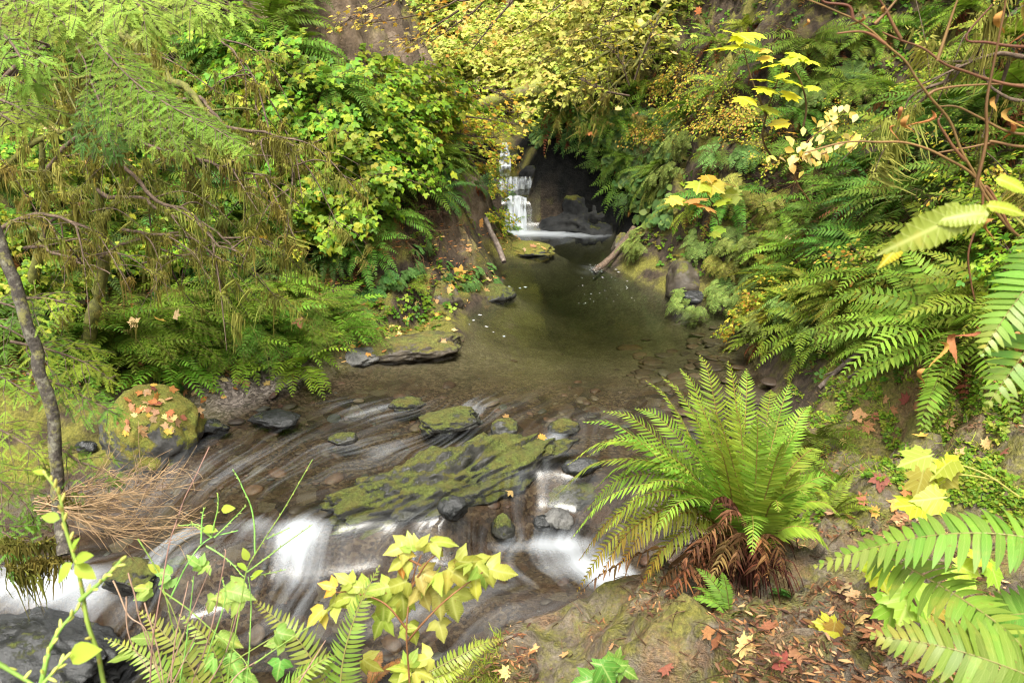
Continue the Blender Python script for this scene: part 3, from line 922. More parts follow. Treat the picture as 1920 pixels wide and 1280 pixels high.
# needle twig: unit length along +X
def needle_twig():
    V, F = [], []
    n = 15
    for k in range(n):
        t = (k + .5) / n
        l = .21 * (1 - .55 * t) * R.uniform(.75, 1.1)
        for s in (-1, 1):
            a = R.uniform(.75, 1.1)
            dx, dy = math.cos(a) * l, s * math.sin(a) * l
            z = R.uniform(-.03, .05)
            b = len(V)
            V += [(t - .022, 0, 0), (t + .022, 0, 0), (t + dx + .012, dy, z), (t + dx - .02, dy * .95, z)]
            F.append((b, b + 1, b + 2, b + 3))
    b = len(V)
    V += [(0, -.012, 0), (0, .012, 0), (1, .004, -.01), (1, -.004, -.01)]
    F.append((b, b + 1, b + 2, b + 3))
    return np.array(V), np.array(F)
TWIG = needle_twig()

def bough(acc, wood, P, W=.45, step=.05, twl=.11, col=(.1, .2, .04), droop=.35, up=(0, 0, 1), rad=.01, dens=1.0, taper=True, wcol=(.06, .045, .03)):
    """flat hemlock spray along the curve P"""
    P = catmull(P, 24)
    T = norm(np.gradient(P, axis=0)); S = norm(np.cross(T, up)); Nn = np.cross(S, T)
    L = np.linalg.norm(np.diff(P, axis=0), axis=1).sum()
    tube(wood, P, [rad, rad * .3], wcol, 4)
    pos, dr, ups, sc_ = [], [], [], []
    n = max(3, int(L / step * dens))
    for k in range(n):
        t = .1 + .9 * (k + R.random() * .6) / n
        i = min(int(t * 23), 22); b = P[i] + (P[i + 1] - P[i]) * (t * 23 - i)
        for s in (-1, 1):
            if R.random() < .12:
                continue
            l = W * (max(.08, (1 - t ** 1.5)) if taper else 1) * R.uniform(.55, 1.1) * min(1, .4 + t * 3)
            a = R.uniform(.75, 1.15)
            d = norm(T[i] * math.cos(a) + s * S[i] * math.sin(a))
            nn = max(2, int(l / .04))
            q = np.linspace(0, 1, nn + 1)
            C = b + d * (l * q)[:, None] - np.array([0, 0, 1]) * (droop * l * q ** 2)[:, None] + T[i] * (.2 * l * q ** 2)[:, None] + rng.normal(0, .006, (nn + 1, 3))
            tube(wood, C, [rad * .35, rad * .12], wcol, 3)
            for j in range(nn):
                dd = norm(C[j + 1] - C[j]); side = norm(np.cross(dd, Nn[i]))
                for s2 in (-1, 1):
                    a2 = R.uniform(.6, 1.1)
                    pos.append(C[j]); dr.append(dd * math.cos(a2) + s2 * side * math.sin(a2) + np.array([0, 0, -.18])); ups.append(Nn[i] + rng.normal(0, .25, 3))
                    sc_.append(twl * R.uniform(.55, 1.1) * (1 - .4 * j / nn))
            pos.append(C[-2]); dr.append(C[-1] - C[-2] + np.array([0, 0, -.01])); ups.append(Nn[i]); sc_.append(twl * .9)
    pos = np.array(pos)
    k = rng.uniform(.75, 1.25, (len(pos), 1))
    tipness = np.clip(np.array(sc_) / twl, .4, 1)[:, None]
    scatter(acc, TWIG, pos, np.array(dr), np.array(ups), np.array(sc_), np.clip(np.asarray(col)[None] * k * rng.uniform(.92, 1.08, (len(pos), 3)), 0, .9))

def moss_proto(n=26, length=.085, width=.0055, spanx=.12, seed=1, fuzz=26):
    r = np.random.default_rng(seed)
    V, F = [], []
    for k in range(n):
        x, y = r.uniform(-spanx, spanx), r.normal(0, .012)
        l = min(length * r.exponential(.6) + .02, length * 1.8)
        K = 3
        dx, dy = r.normal(0, .12), r.normal(0, .12)
        a = r.uniform(0, PI)
        wx_, wy_ = math.cos(a), math.sin(a)
        b = len(V)
        for j in range(K + 1):
            q = j / K
            w = width * (1 - q * .8) * (.7 + .6 * r.random())
            px = x + dx * l * q * (1 - q) * 1.5 + r.normal(0, .004); py = y + dy * l * q * (1 - q) * 1.5
            V += [(px - wx_ * w, py - wy_ * w, -l * q), (px + wx_ * w, py + wy_ * w, -l * q)]
        F += [(b + 2 * j, b + 2 * j + 1, b + 2 * j + 3, b + 2 * j + 2) for j in range(K)]
    for k in range(fuzz):
        d = r.normal(0, 1, 3); d /= np.linalg.norm(d); l = r.uniform(.012, .035)
        p = np.array([r.uniform(-spanx, spanx), r.normal(0, .012), r.normal(0, .012)])
        s = np.cross(d, r.normal(0, 1, 3)); s = s / np.linalg.norm(s) * .004
        b = len(V)
        V += [tuple(p - s), tuple(p + s), tuple(p + d * l)]
        F.append((b, b + 1, b + 2, -1))
    return np.array(V), np.array(F)
MOSSP = [moss_proto(seed=s) for s in range(4)]
MOSSL = [moss_proto(16, .15, .006, .03, seed=10 + s) for s in range(3)]

def drape(acc, P, step=.06, scale=1.0, col=(.13, .115, .03), long=.3, cv=.3):
    """moss hanging along the curve P"""
    P = np.asarray(P, float)
    seg = np.linalg.norm(np.diff(P, axis=0), axis=1); L = seg.sum()
    n = max(1, int(L / step))
    s = np.concatenate([[0], np.cumsum(seg)]) / L
    c_ = rng.uniform(0, 1, max(2, int(L / .16)))
    t = np.clip(c_[rng.integers(0, len(c_), n)] + rng.normal(0, .035 / L, n), 0, 1)
    pos = np.stack([np.interp(t, s, P[:, k]) for k in range(3)], -1)
    T = norm(np.gradient(P, axis=0))
    dr = np.stack([np.interp(t, s, T[:, k]) for k in range(3)], -1)
    dr[:, 2] *= .3
    dr = norm(dr + rng.normal(0, .15, (n, 3)))
    for k in range(n):
        pr = R.choice(MOSSL) if R.random() < long else R.choice(MOSSP)
        scatter(acc, pr, pos[k:k + 1], dr[k:k + 1], (0, 0, 1), scale * R.uniform(.6, 1.3), col, cv, .1)

def rock_mesh(name, size, mat, seed=0, planes=7, rough=.12, sub=4, flat=1.0, top=None):
    bm = bmesh.new()
    bmesh.ops.create_icosphere(bm, subdivisions=sub, radius=1)
    V = np.array([v.co[:] for v in bm.verts])
    F = np.array([[l.vert.index for l in f.loops] + [-1] for f in bm.faces])
    bm.free()
    r = np.random.default_rng(seed)
    for k in range(planes):
        n_ = r.normal(0, 1, 3); n_ /= np.linalg.norm(n_)
        h = r.uniform(.62, .9)
        ex = np.maximum(V @ n_ - h, 0)
        V = V - ex[:, None] * n_ * .92
    d = norm(V)
    st = V @ norm(r.normal(0, 1, 3))
    crag = np.abs(fbm(np.c_[V[:, 0] * 2, V[:, 1] * 2, st * 5] + seed, 4, seed + 9)) - .3
    V = V + d * (fbm(V * 1.7 + seed, 4, seed)[:, None] * rough + fbm(V * 7 + seed, 4, seed + 5)[:, None] * rough * .4 - crag[:, None] * rough * .6)
    if top is not None:
        V[:, 2] = np.minimum(V[:, 2], top + fbm(V * 3, 3, seed)* .08)
    V = V * np.asarray(size)
    a = Acc(); a.add(V, F, (.1, .1, .1))
    return a.mesh(name, mat, True)

# ------------------------------------------------------------------ registering things
THINGS = []      # (object, look, px, py, fixed label or None)
def mark(o, look, cat, group=None, label=None, ref=None):
    o['category'] = cat
    if group:
        o['group'] = group
    if label:
        o['label'] = label
    else:
        p = np.array(o.location) if ref is None else np.asarray(ref)
        x, y = to_px(p)
        THINGS.append((o, look, float(x), float(y)))
    return o

def place(name, parts, loc, rot=None, scale=1.0):
    """one thing: an Empty carrying its part meshes (or the mesh itself when it has a single part)"""
    if len(parts) == 1:
        root = obj(name, parts[0][1])
    else:
        root = obj(name, None)
        root.empty_display_size = .1
        for pn, me in parts:
            obj(pn, me, root)
    M = rot if rot is not None else Matrix.Identity(3)
    root.matrix_world = Matrix.Translation(Vector(loc)) @ M.to_4x4() @ Matrix.Scale(scale, 4)
    return root

def facing(nrm, heading=None, tilt=.5, spin=0.0):
    """rotation whose +X looks down the slope (or along heading) and whose +Z leans with the ground normal"""
    n_ = np.asarray(nrm, float)
    z = norm(np.array([0, 0, 1.]) * (1 - tilt) + n_ * tilt)
    h = np.array([n_[0], n_[1], 0]) if heading is None else np.array([math.cos(heading), math.sin(heading), 0])
    if np.linalg.norm(h) < .05:
        h = np.array([0, -1., 0])
    x = norm(h - (h @ z) * z)
    if spin:
        y = np.cross(z, x)
        x = x * math.cos(spin) + y * math.sin(spin)
    y = np.cross(z, x)
    return Matrix((x, y, z)).transposed()
# ------------------------------------------------------------------ variants of each plant
RT, UPV, FW = np.array([1., 0, 0]), np.array([0, SP, CP]), np.array([0, CP, -SP])

def fern_parts(L=.9, nf=16, col=(.07, .15, .035), dead=7, half=True, droop=(.9, 1.7), n=22, K=2, Lp=.105, wp=.0135, elev=(.5, 1.25), prof='sword', rcol=(.12, .1, .03), tip=None, shape='lance', dcol=(.21, .09, .038)):
    a = Acc()
    for k in range(nf):
        az = R.uniform(-1.75, 1.75) if half else k / nf * 2 * PI + R.uniform(-.2, .2)
        l = L * R.uniform(.7, 1.1)
        P = arc(l, R.uniform(*elev), R.uniform(*droop), az, R.uniform(-.18, .18))
        frond(a, P, n, Lp * R.uniform(.85, 1.1), wp, (0, 0, 1), K, col=np.array(col) * R.uniform(.75, 1.25), rcol=rcol, prof=prof, tipcol=tip if R.random() < .4 else None, shape=shape, roll=R.uniform(-.35, .35), rr=.0035)
    parts = [('fronds', a.mesh('fern_fronds', MF))]
    if dead:
        b = Acc()
        for k in range(dead):
            P = arc(L * R.uniform(.5, .9), R.uniform(-.2, .4), R.uniform(1.2, 2.0), R.uniform(-1.5, 1.5), R.uniform(-.2, .2))
            frond(b, P, 16, Lp * .7, wp * .9, (0, 0, 1), 2, col=np.array(dcol) * R.uniform(.6, 1.3), rcol=(.08, .035, .015), droop=.5, jit=.3, twist=.9, rr=.003)
        parts.append(('dead_fronds', b.mesh('fern_dead_fronds', MD)))
    return parts

SWORD = [fern_parts(.9, 15, c, d) for c, d in (((.09, .165, .026), 6), ((.12, .19, .028), 8), ((.08, .155, .038), 5), ((.155, .215, .03), 9), ((.105, .175, .026), 6))]
SWORDY = [fern_parts(.85, 15, (.2, .25, .035), 5, tip=(.4, .22, .05)), fern_parts(.85, 13, (.15, .2, .03), 6, tip=(.35, .28, .05))]
SWORDF = [fern_parts(.95, 13, c, 4, n=13, K=1, Lp=.11, wp=.026) for c in ((.075, .16, .03), (.06, .13, .035), (.12, .19, .03))]

def maidenhair_parts(L=.45, nf=9, col=(.12, .2, .06)):
    a = Acc()
    for k in range(nf):
        az = R.uniform(-1.4, 1.4)
        P = arc(L * R.uniform(.6, 1), R.uniform(.2, 1.0), R.uniform(.6, 1.2), az, 0, 6)
        tube(a, P, [.003, .002], (.02, .012, .008), 3)
        e = P[-1]; d = norm(P[-1] - P[-2])
        c = np.array(col) * R.uniform(.75, 1.25)
        for q in np.linspace(-1.35, 1.35, R.randint(6, 8)):
            q += R.uniform(-.1, .1)
            l = L * .72 * (1 - .28 * abs(q)) * R.uniform(.85, 1.1)
            F_ = arc(l, R.uniform(-.1, .2), R.uniform(.7, 1.3), az + q, 0, 7) + e
            frond(a, F_, 13, .042, .0115, (0, 0, 1), 1, (.1, .5), .15, 0, .05, 'even', c * R.uniform(.85, 1.15), (.03, .02, .01), 'blunt', .0012, .2)
    return [('fronds', a.mesh('maidenhair_fronds', MF))]
MAIDEN = [maidenhair_parts(.45, 9, c) for c in ((.17, .23, .06), (.14, .22, .06), (.2, .22, .05))] + [maidenhair_parts(.34, 7, (.10, .2, .055))]

def lady_parts(L=.8, nf=8, col=(.13, .25, .03)):
    a = Acc()
    for k in range(nf):
        az = R.uniform(-1.6, 1.6)
        bifrond(a, arc(L * R.uniform(.7, 1.1), R.uniform(.6, 1.2), R.uniform(1.3, 2.0), az, R.uniform(-.15, .15), 12), 12, .19, np.array(col) * R.uniform(.8, 1.2), prof='lady')
    return [('fronds', a.mesh('lady_fern_fronds', MF))]
LADY = [lady_parts(.8, 9, (.15, .25, .03)), lady_parts(.75, 10, (.2, .28, .035)), lady_parts(.8, 8, (.12, .22, .03))]
BANKF = [fern_parts(.8, 11, c, 3, n=17, K=2, Lp=.12, wp=.017, dcol=(.24, .12, .05)) for c in ((.15, .24, .03), (.19, .27, .035), (.12, .21, .03))]
LADYY = [lady_parts(.7, 8, (.27, .26, .03))]

OVATE = leaf_ovate(0, .34, .2, 3)
TRI = trifoliate(leaf_ovate(0, .36, .2, 3))
MAPLE_LO = leaf_palmate(5, .5, 2.1, False, .2)
MAPLE = leaf_palmate(7, .5, 2.4, True, .15)

def leaf_spray(acc, wood, P, W, n, proto, size, cols, thick=.3, hang=.25, wcol=(.09, .06, .035), rad=.006, t0=.2, twigs=True, wts=None):
    P = catmull(P, 16)
    T = norm(np.gradient(P, axis=0))
    tube(wood, P, [rad, rad * .35], wcol, 4)
    t = t0 + (1 - t0) * rng.uniform(0, 1, n) ** .8
    i = np.minimum((t * 15).astype(int), 14); f = (t * 15 - i)[:, None]
    b = P[i] * (1 - f) + P[i + 1] * f
    a = rng.uniform(0, 2 * PI, n); r = W * np.sqrt(rng.uniform(0, 1, n)) * (1 - .4 * t)
    off = np.stack([np.cos(a) * r, np.sin(a) * r, rng.normal(0, thick, n) * W * .6], -1) + T[i] * (r * .4)[:, None]
    pos = b + off
    d = norm(off + T[i] * .3) + rng.normal(0, .3, (n, 3)); d[:, 2] = d[:, 2] * .5 - hang
    up = np.array([0, 0, 1.]) + rng.normal(0, .35, (n, 3))
    scatter(acc, proto, pos, d, up, size * rng.uniform(.6, 1.15, n), palette(cols, n, wts))
    if twigs:
        for k in range(0, n, 3):
            q = (b[k] + pos[k]) / 2 + np.array([0, 0, .15 * W])
            tube(wood, catmull([b[k], q, pos[k]], 4), [rad * .35, rad * .15], wcol, 3)

GREENS = [(.16, .27, .025), (.12, .23, .025), (.22, .32, .03), (.34, .36, .045), (.09, .18, .022), (.24, .3, .04)]
YGREENS = [(.38, .39, .05), (.28, .34, .04), (.46, .4, .07), (.2, .28, .035), (.46, .27, .05)]
YELLOWS = [(.62, .45, .06), (.55, .40, .05), (.66, .5, .13), (.5, .24, .04), (.38, .4, .06)]

def shrub_parts(H=.9, ns=9, proto=TRI, size=.1, cols=GREENS, nl=34, W=.2, half=True, elev=(.5, 1.4), wts=None, droop=(.5, 1.5)):
    a, wd_ = Acc(), Acc()
    for k in range(ns):
        P = arc(H * R.uniform(.6, 1.15), R.uniform(*elev), R.uniform(*droop), R.uniform(-1.9, 1.9) if half else R.uniform(-PI, PI), R.uniform(-.3, .3), 8)
        leaf_spray(a, wd_, P, W, nl, proto, size, cols, wts=wts)
    return [('leaves', a.mesh('shrub_leaves', ML)), ('stems', wd_.mesh('shrub_stems', MSTEM))]
SHRUB_G = [shrub_parts(1.0, 12, TRI, .074, GREENS, 52) for k in range(3)]
SHRUB_Y = [shrub_parts(.9, 9, TRI, .085, YGREENS, 34) for k in range(3)]
SHRUB_O = [shrub_parts(1.0, 8, MAPLE_LO, .1, YELLOWS, 34, .25, elev=(.2, 1.2)) for k in range(2)]
SHRUB_FINE = [shrub_parts(.9, 10, OVATE, .055, YGREENS + [(.5, .36, .09)], 60, .2) for k in range(2)]
SHRUB_FAR = [shrub_parts(1.3, 13, TRI, .085, [(.48, .52, .12), (.56, .54, .15), (.38, .45, .09), (.58, .5, .15), (.3, .38, .07)], 60, .32, half=False) for k in range(3)]

def twig_parts(H=.8, ns=16, col=(.1, .055, .03)):
    a = Acc(); tips = []
    for k in range(ns):
        d = np.array([R.uniform(-.2, 1), R.uniform(-1, 1), R.uniform(-.6, .8)])
        grow(a, (0, 0, 0), d, H * R.uniform(.5, 1), .006, 2, tips, np.array(col) * R.uniform(.5, 1.5), -.12, (2, 4), .8, .3, .6, 3, 5)
    return [('twigs', a.mesh('dead_twigs', MD))]
TWIGB = [twig_parts(.7, 16), twig_parts(.6, 18, (.085, .05, .03))]

# ------------------------------------------------------------------ stones and logs
from mathutils.bvhtree import BVHTree
BVH = []
def add_bvh(o):
    me = o.data
    M = o.matrix_world
    BVH.append(BVHTree.FromPolygons([M @ v.co for v in me.vertices], [p.vertices[:] for p in me.polygons]))

def surf(px, py, water=False):
    """what a sight line meets first among ground and stones: point, normal"""
    d = ray(px, py); o = Vector((0, 0, CAM_H))
    h = hit(px, py, water)
    best = np.linalg.norm(h - np.array(o)) if not np.isnan(h).any() else 1e9
    nn = tnormal(h[0], h[1]) if best < 1e9 else np.array([0, 0, 1.])
    for b in BVH:
        l, n_, i, t = b.ray_cast(o, Vector(d))
        if l is not None and t < best:
            best, h, nn = t, np.array(l), np.array(n_)
    return h, nn

def rock(px, py, w_px, h_px, mat, name='rock', label=None, z=None, depth=1.0, seed=0, rot=0., planes=7, rough=.12, cat='rock', top=None, group=None, tilt=(0, 0), tall=1.0):
    """stone whose middle shows at px,py, standing on the ground or at water level z"""
    if z is not None and -.6 < z < -.03 and w_px < 400:
        for _ in range(6):
            q = atz(px, py + h_px * .2, z); z = float(water_level(q[0], q[1])) + .012
    p = hit(px, py + h_px * .35, True) if z is None else atz(px, py + h_px * .2, z)
    dist = np.linalg.norm(p - np.array([0, 0, CAM_H]))
    sx = w_px / FPX * dist / 2
    sz = h_px / FPX * dist / 2 * tall
    me = rock_mesh(name, (sx, sx * depth, sz), mat, seed, planes, rough, 6 if w_px > 300 else 5 if w_px > 100 else 4, top=top)
    o = obj(name, me)
    if z is None:
        p = p - tnormal(p[0], p[1]) * sz * .6
    o.location = p
    o.rotation_euler = (tilt[0], tilt[1], rot)
    bpy.context.view_layer.update()
    add_bvh(o)
    o['category'] = cat; o['label'] = label
    if group:
        o['group'] = group
    return o

rock(287, 776, 164, 152, MMOSSROCK, 'mossy_boulder', 'big round mossy boulder covered with fallen leaves at the stream edge', seed=3, depth=.95, z=.08, planes=5, rough=.1, cat='boulder', tall=1.05)
rock(520, 781, 92, 26, MWET, 'wet_rock', 'smooth dark wet rock alone in the shallow riffle below the gravel beach', seed=5, depth=.7, z=-.02, planes=4)
sl = rock(840, 903, 480, 105, MSLAB, 'mossy_slab', 'long flat mossy rock slab lying slantwise across the stream', seed=8, depth=.36, z=-.3, planes=9, rough=.3, rot=.62, cat='rock slab', tall=1.55)
for a in [
 (850, 942, 60, 44, MWET, 'small black wet stone on the near edge of the mossy slab', 12, -.2, 0),
 (1000, 838, 110, 34, MSLAB, 'greenish wet ledge at the upper end of the mossy slab', 15, -.06, .3),
 (838, 779, 138, 44, MSLAB, 'flat green slab rising from the riffle behind the long mossy slab', 16, -.06, .3),
 (765, 752, 75, 26, MSLAB, 'thin tilted wet stone splitting the riffle before the pool', 17, -.05, .4),
 (948, 798, 56, 54, MSLAB, 'rounded mossy stone carrying a yellow leaf in the riffle', 18, -.06, 0),
 (1058, 795, 62, 34, MSLAB, 'low dark green stone beside the longest fern tip', 19, -.06, 0),
 (1090, 868, 72, 36, MWET, 'flat dark stone beside the small chute above the white rapid', 20, -.15, 0),
 (1084, 925, 118, 62, MSLAB, 'wide mossy wet stone under the fern tips', 21, -.42, .1),
 (943, 980, 46, 58, MSLAB, 'small blocky mossy stone standing in the riffle', 22, -.47, 0),
 (1046, 966, 56, 42, MGREY, 'pale grey angular stone in the current below the wide mossy stone', 23, -.46, .3),
 (1018, 975, 36, 26, MWET, 'little wet stone touching the pale grey angular stone', 24, -.46, 0),
 (958, 930, 72, 34, MSLAB, 'mossy wet stone with a yellow leaf between slab and chute', 25, -.42, .4),
 (990, 912, 66, 22, MWET, 'thin black ledge stone just behind the mossy stone with a yellow leaf', 26, -.4, .2),
 (255, 1068, 130, 66, MSLAB, 'broad dark wet rock beside the dead twigs above the white water', 27, -.32, -.1),
 (385, 1040, 130, 92, MSLAB, 'rounded mossy dark rock next to the white cascade', 28, -.35, .1),
 (435, 1085, 84, 70, MWET, 'black glistening rock at the foot of the rounded mossy rock', 29, -.46, 0),
 (395, 795, 62, 34, MWET, 'small dark stone against the leaf covered boulder', 31, .0, 0),
 (645, 818, 60, 22, MSLAB, 'low flat stone washed over by the riffle', 32, -.1, .3),
 (1290, 512, 98, 96, MBROWNROCK, 'brown lumpy rock at the edge of the green pool', 33, .15, .2),
 (1305, 550, 76, 36, MWET, 'dark low rock at the foot of the brown lumpy rock', 34, .03, 0),
 (925, 545, 84, 40, MSLAB, 'flat grey rock jutting into the pool with orange leaves', 35, .03, .2),
 (1165, 455, 40, 60, MBROWNROCK, 'narrow mossy rock behind the leaning bare log', 36, .1, 0),
 (765, 640, 205, 46, MBROWNROCK, 'long flat mossy ledge strewn with leaves at the pool outlet', 37, .03, .25),
 (675, 662, 120, 34, MGREY, 'low pale ledge between gravel beach and mossy ledge', 38, .02, .2),
 (535, 548, 66, 70, MMOSSROCK, 'round moss covered stone among the ferns on the slope', 39, None, 0),
 (592, 522, 60, 70, MMOSSROCK, 'second moss covered stone, to the upper side of the round one', 40, None, 0),
 (512, 472, 34, 40, MGREY, 'small grey bare stone high on the dark slope', 41, None, 0),
 (842, 530, 90, 66, MBROWNROCK, 'grey brown rock bulge above the pool edge', 44, None, .2),
 (160, 835, 40, 24, MWET, 'small dark stone on the wet shore beside the leaning trunk', 46, .02, 0),
 (165, 812, 46, 26, MWET, 'flat slaty stone on the wet shore behind the smaller one', 47, .05, 0),
 (200, 800, 40, 26, MWET, 'slaty stone tucked behind the leaf covered boulder', 48, .08, 0),
 (70, 1235, 360, 170, MWET, 'broad smooth dark boulder in the corner pool under the white water', 49, -.86, -.1),
 (985, 462, 120, 30, MMOSSROCK, 'low mossy point of rock strewn with leaves before the waterfall', 50, .04, -.1),
 (985, 312, 50, 46, MCLIFF, 'black rounded rock beside the topmost fall', 51, None, 0),
]:
    px, py, wp_, hp, m, lab, sd, z, ro = a
    rock(px, py, wp_, hp, m, 'rock', lab, z=z, seed=sd, rot=ro, depth=.6 if wp_ > hp * 1.6 else .9, tall=1.25 if z is None else 1.0)

rock(1105, 412, 170, 80, MCLIFF, 'rock_wall', 'dark wet rock wall rising from the pool beside the lowest waterfall', z=0, depth=.7, seed=61, planes=12, rough=.22, cat='rock wall', tall=1.5)

def log(name, pts, r, mat, label, cat='log', col=(.1, .08, .06), stubs=0, sides=10, n=24, jit=.1):
    a = Acc()
    P = catmull(pts, n)
    P = P + fbm(P * 1.5, 3, 3)[:, None] * .02
    tube(a, P, r, col, sides, jit)
    for k in range(stubs):
        i = R.randint(3, n - 4)
        d = norm(rng.normal(0, 1, 3) + np.array([0, 0, .4]))
        tube(a, catmull([P[i], P[i] + d * R.uniform(.05, .2)], 4), [.012, .006], col, 5)
    # closed ends
    o = obj(name, a.mesh(name, mat))
    if cat:
        o['category'] = cat; o['label'] = label
    return o
log('fallen_log', [atz(1112, 512, -.1), at(1150, 478, 13.6), at(1188, 428, 14.3)], [.06, .052, .05], MTWIG, 'bare brown log leaning out of the pool against the rocky bank', stubs=2)
log('fallen_log', [at(945, 492, 13.2), at(932, 460, 13.5), at(908, 410, 13.7)], [.045, .05, .045], MLOG, 'short brown log leaning on the bare earth spur above the water', stubs=1)
log('fallen_log', [at(820, 222, 20.5), at(920, 192, 20), at(1000, 170, 19.6), at(1080, 160, 19.4)], [.1, .16, .17, .15], MMOSSLOG, 'moss covered log fallen across the gorge above the topmost fall', stubs=3)
log('fallen_branch', [hit(1535, 735) + [0, 0, .05], hit(1580, 695) + [0, 0, .06], hit(1632, 660) + [0, 0, .07]], [.022, .026, .03], MLOG, 'thin grey fallen branch lying down the mossy bank', 'branch', stubs=3, n=14)
log('fallen_branch', [hit(1690, 640) + [0, 0, .08], hit(1745, 608) + [0, 0, .12], hit(1800, 575) + [0, 0, .18]], [.05, .065, .07], MLOG, 'thick whitish log half hidden under ferns on the bank', 'branch', stubs=2, n=14)
log('fallen_branch', [hit(1590, 715) + [0, 0, .03], hit(1625, 697) + [0, 0, .04], hit(1650, 690) + [0, 0, .04]], [.014, .016], MLOG, 'short broken stick beside the thin grey branch', 'branch', n=8)

# ------------------------------------------------------------------ waterfalls
def mat_fall():
    m, nt = new_mat('falling_water')
    n = N(nt)
    fl = n.attr('flow').outputs['Vector']
    mp = n('ShaderNodeMapping'); mp.inputs['Scale'].default_value = (.8, 16, 1)
    n.link(fl, mp.inputs['Vector'])
    s = n.noise(mp.outputs[0], 1.0, 5, .6)
    f = n.math('ADD', n.math('MULTIPLY', s, 2.2), n.math('SUBTRACT', n.attr('foam').outputs['Fac'], 1.05))
    f = n.ramp(f, [(.1, 0.), (.6, .6), (1., .95)])
    tr = n('ShaderNodeBsdfTransparent')
    fo = n('ShaderNodeBsdfPrincipled'); fo.inputs['Base Color'].default_value = (.42, .45, .48, 1); fo.inputs['Roughness'].default_value = .5
    mx = n('ShaderNodeMixShader')
    n.link(f, mx.inputs[0]); n.link(tr.outputs[0], mx.inputs[1]); n.link(fo.outputs[0], mx.inputs[2])
    n.out(mx.outputs[0])
    return m
MFALL = mat_fall()

def fall(x0, x1, yt, yb, zt, zb, label, wob=.05, seed=0, foam=.55, topw=1.0):
    nx_, nz_ = 40, 26
    u, v = np.meshgrid(np.linspace(0, 1, nx_), np.linspace(0, 1, nz_))
    cx, hw = (x0 + x1) / 2, (x1 - x0) / 2
    X = cx + (u * 2 - 1) * hw * (topw + (1 - topw) * v)
    Y = yt + (yb - yt) * v ** .5
    Z = zt + (zb - zt) * v ** 1.6
    P = np.stack([X, Y, Z], -1)
    P[..., 1] += fbm(np.stack([X * 9, v * .8, X * 0 + seed], -1), 3, seed) * wob * np.minimum(1, v * 3 + .3)
    ii = np.arange(nx_ * nz_).reshape(nz_, nx_)
    F = np.stack([ii[:-1, :-1], ii[1:, :-1], ii[1:, 1:], ii[:-1, 1:]], -1).reshape(-1, 4)
    a = Acc(); a.add(P.reshape(-1, 3), F, (.8, .8, .8))
    back = P.reshape(-1, 3) + [0, .05, 0]
    a.add(back, F[:, ::-1], (.8, .8, .8))
    edge_n = fbm(np.stack([u * 0 + seed, v * 4, u * 0], -1), 3, seed) * .25
    fo = foam + .45 * v - .75 * np.clip((np.abs(u * 2 - 1) + edge_n - .6) / .4, 0, 1.4) ** 2 + .3 * fbm(np.stack([u * 5, v * .5, u * 0 + seed], -1), 3, seed + 1)
    fl = np.stack([v * (zt - zb) * 3, X, 0 * X], -1).reshape(-1, 3)
    o = obj('waterfall', a.mesh('waterfall', MFALL, True, dict(foam=np.tile(fo.ravel(), 2), flow=np.tile(fl, (2, 1)))))
    o['category'] = 'waterfall'; o['label'] = label; o['group'] = 'steps of the waterfall in the gorge'
    return o
fall(-.15, .3, 16.62, 16.42, .655, -.02, 'lowest and tallest white curtain of the waterfall, dropping into the pool', seed=2, foam=.5, wob=.1)
fall(-.42, .52, 17.9, 17.55, .865, .62, 'wide low white step of the waterfall, between the other two', seed=5, foam=.25, wob=.2)
fall(-.32, -.02, 20.9, 19.7, 1.28, .84, 'topmost narrow white chute of the waterfall, under the overhanging leaves', seed=9, foam=.45, topw=.5, wob=.12)
# ------------------------------------------------------------------ planting the banks
def in_poly(x, y, poly):
    c = False
    for (x1, y1), (x2, y2) in zip(poly, poly[1:] + poly[:1]):
        if (y1 > y) != (y2 > y) and x < x1 + (y - y1) / (y2 - y1) * (x2 - x1):
            c = not c
    return c

def sample(poly, gap, tries=6000, seed=1, avoid=()):
    r = random.Random(seed)
    xs, ys = [p[0] for p in poly], [p[1] for p in poly]
    out = []
    for _ in range(tries):
        x, y = r.uniform(min(xs), max(xs)), r.uniform(min(ys), max(ys))
        if not in_poly(x, y, poly):
            continue
        if any(math.hypot(x - a, y - b) < c for a, b, c in avoid):
            continue
        if all(math.hypot(x - a, y - b) > gap for a, b in out):
            out.append((x, y))
    return out

def plant(px, py, parts, name, look, cat, group, scale=1.0, tilt=.55, spin=None, lift=0.0, heading=None, label=None):
    h = hit(px, py)
    if np.isnan(h).any():
        return None
    nr = tnormal(h[0], h[1])
    o = place(name, parts, h + nr * lift - np.array([0, 0, .02]), facing(nr, heading, tilt, R.uniform(-.5, .5) if spin is None else spin), scale * R.uniform(.85, 1.15))
    mark(o, look, cat, group, label, h)
    return o

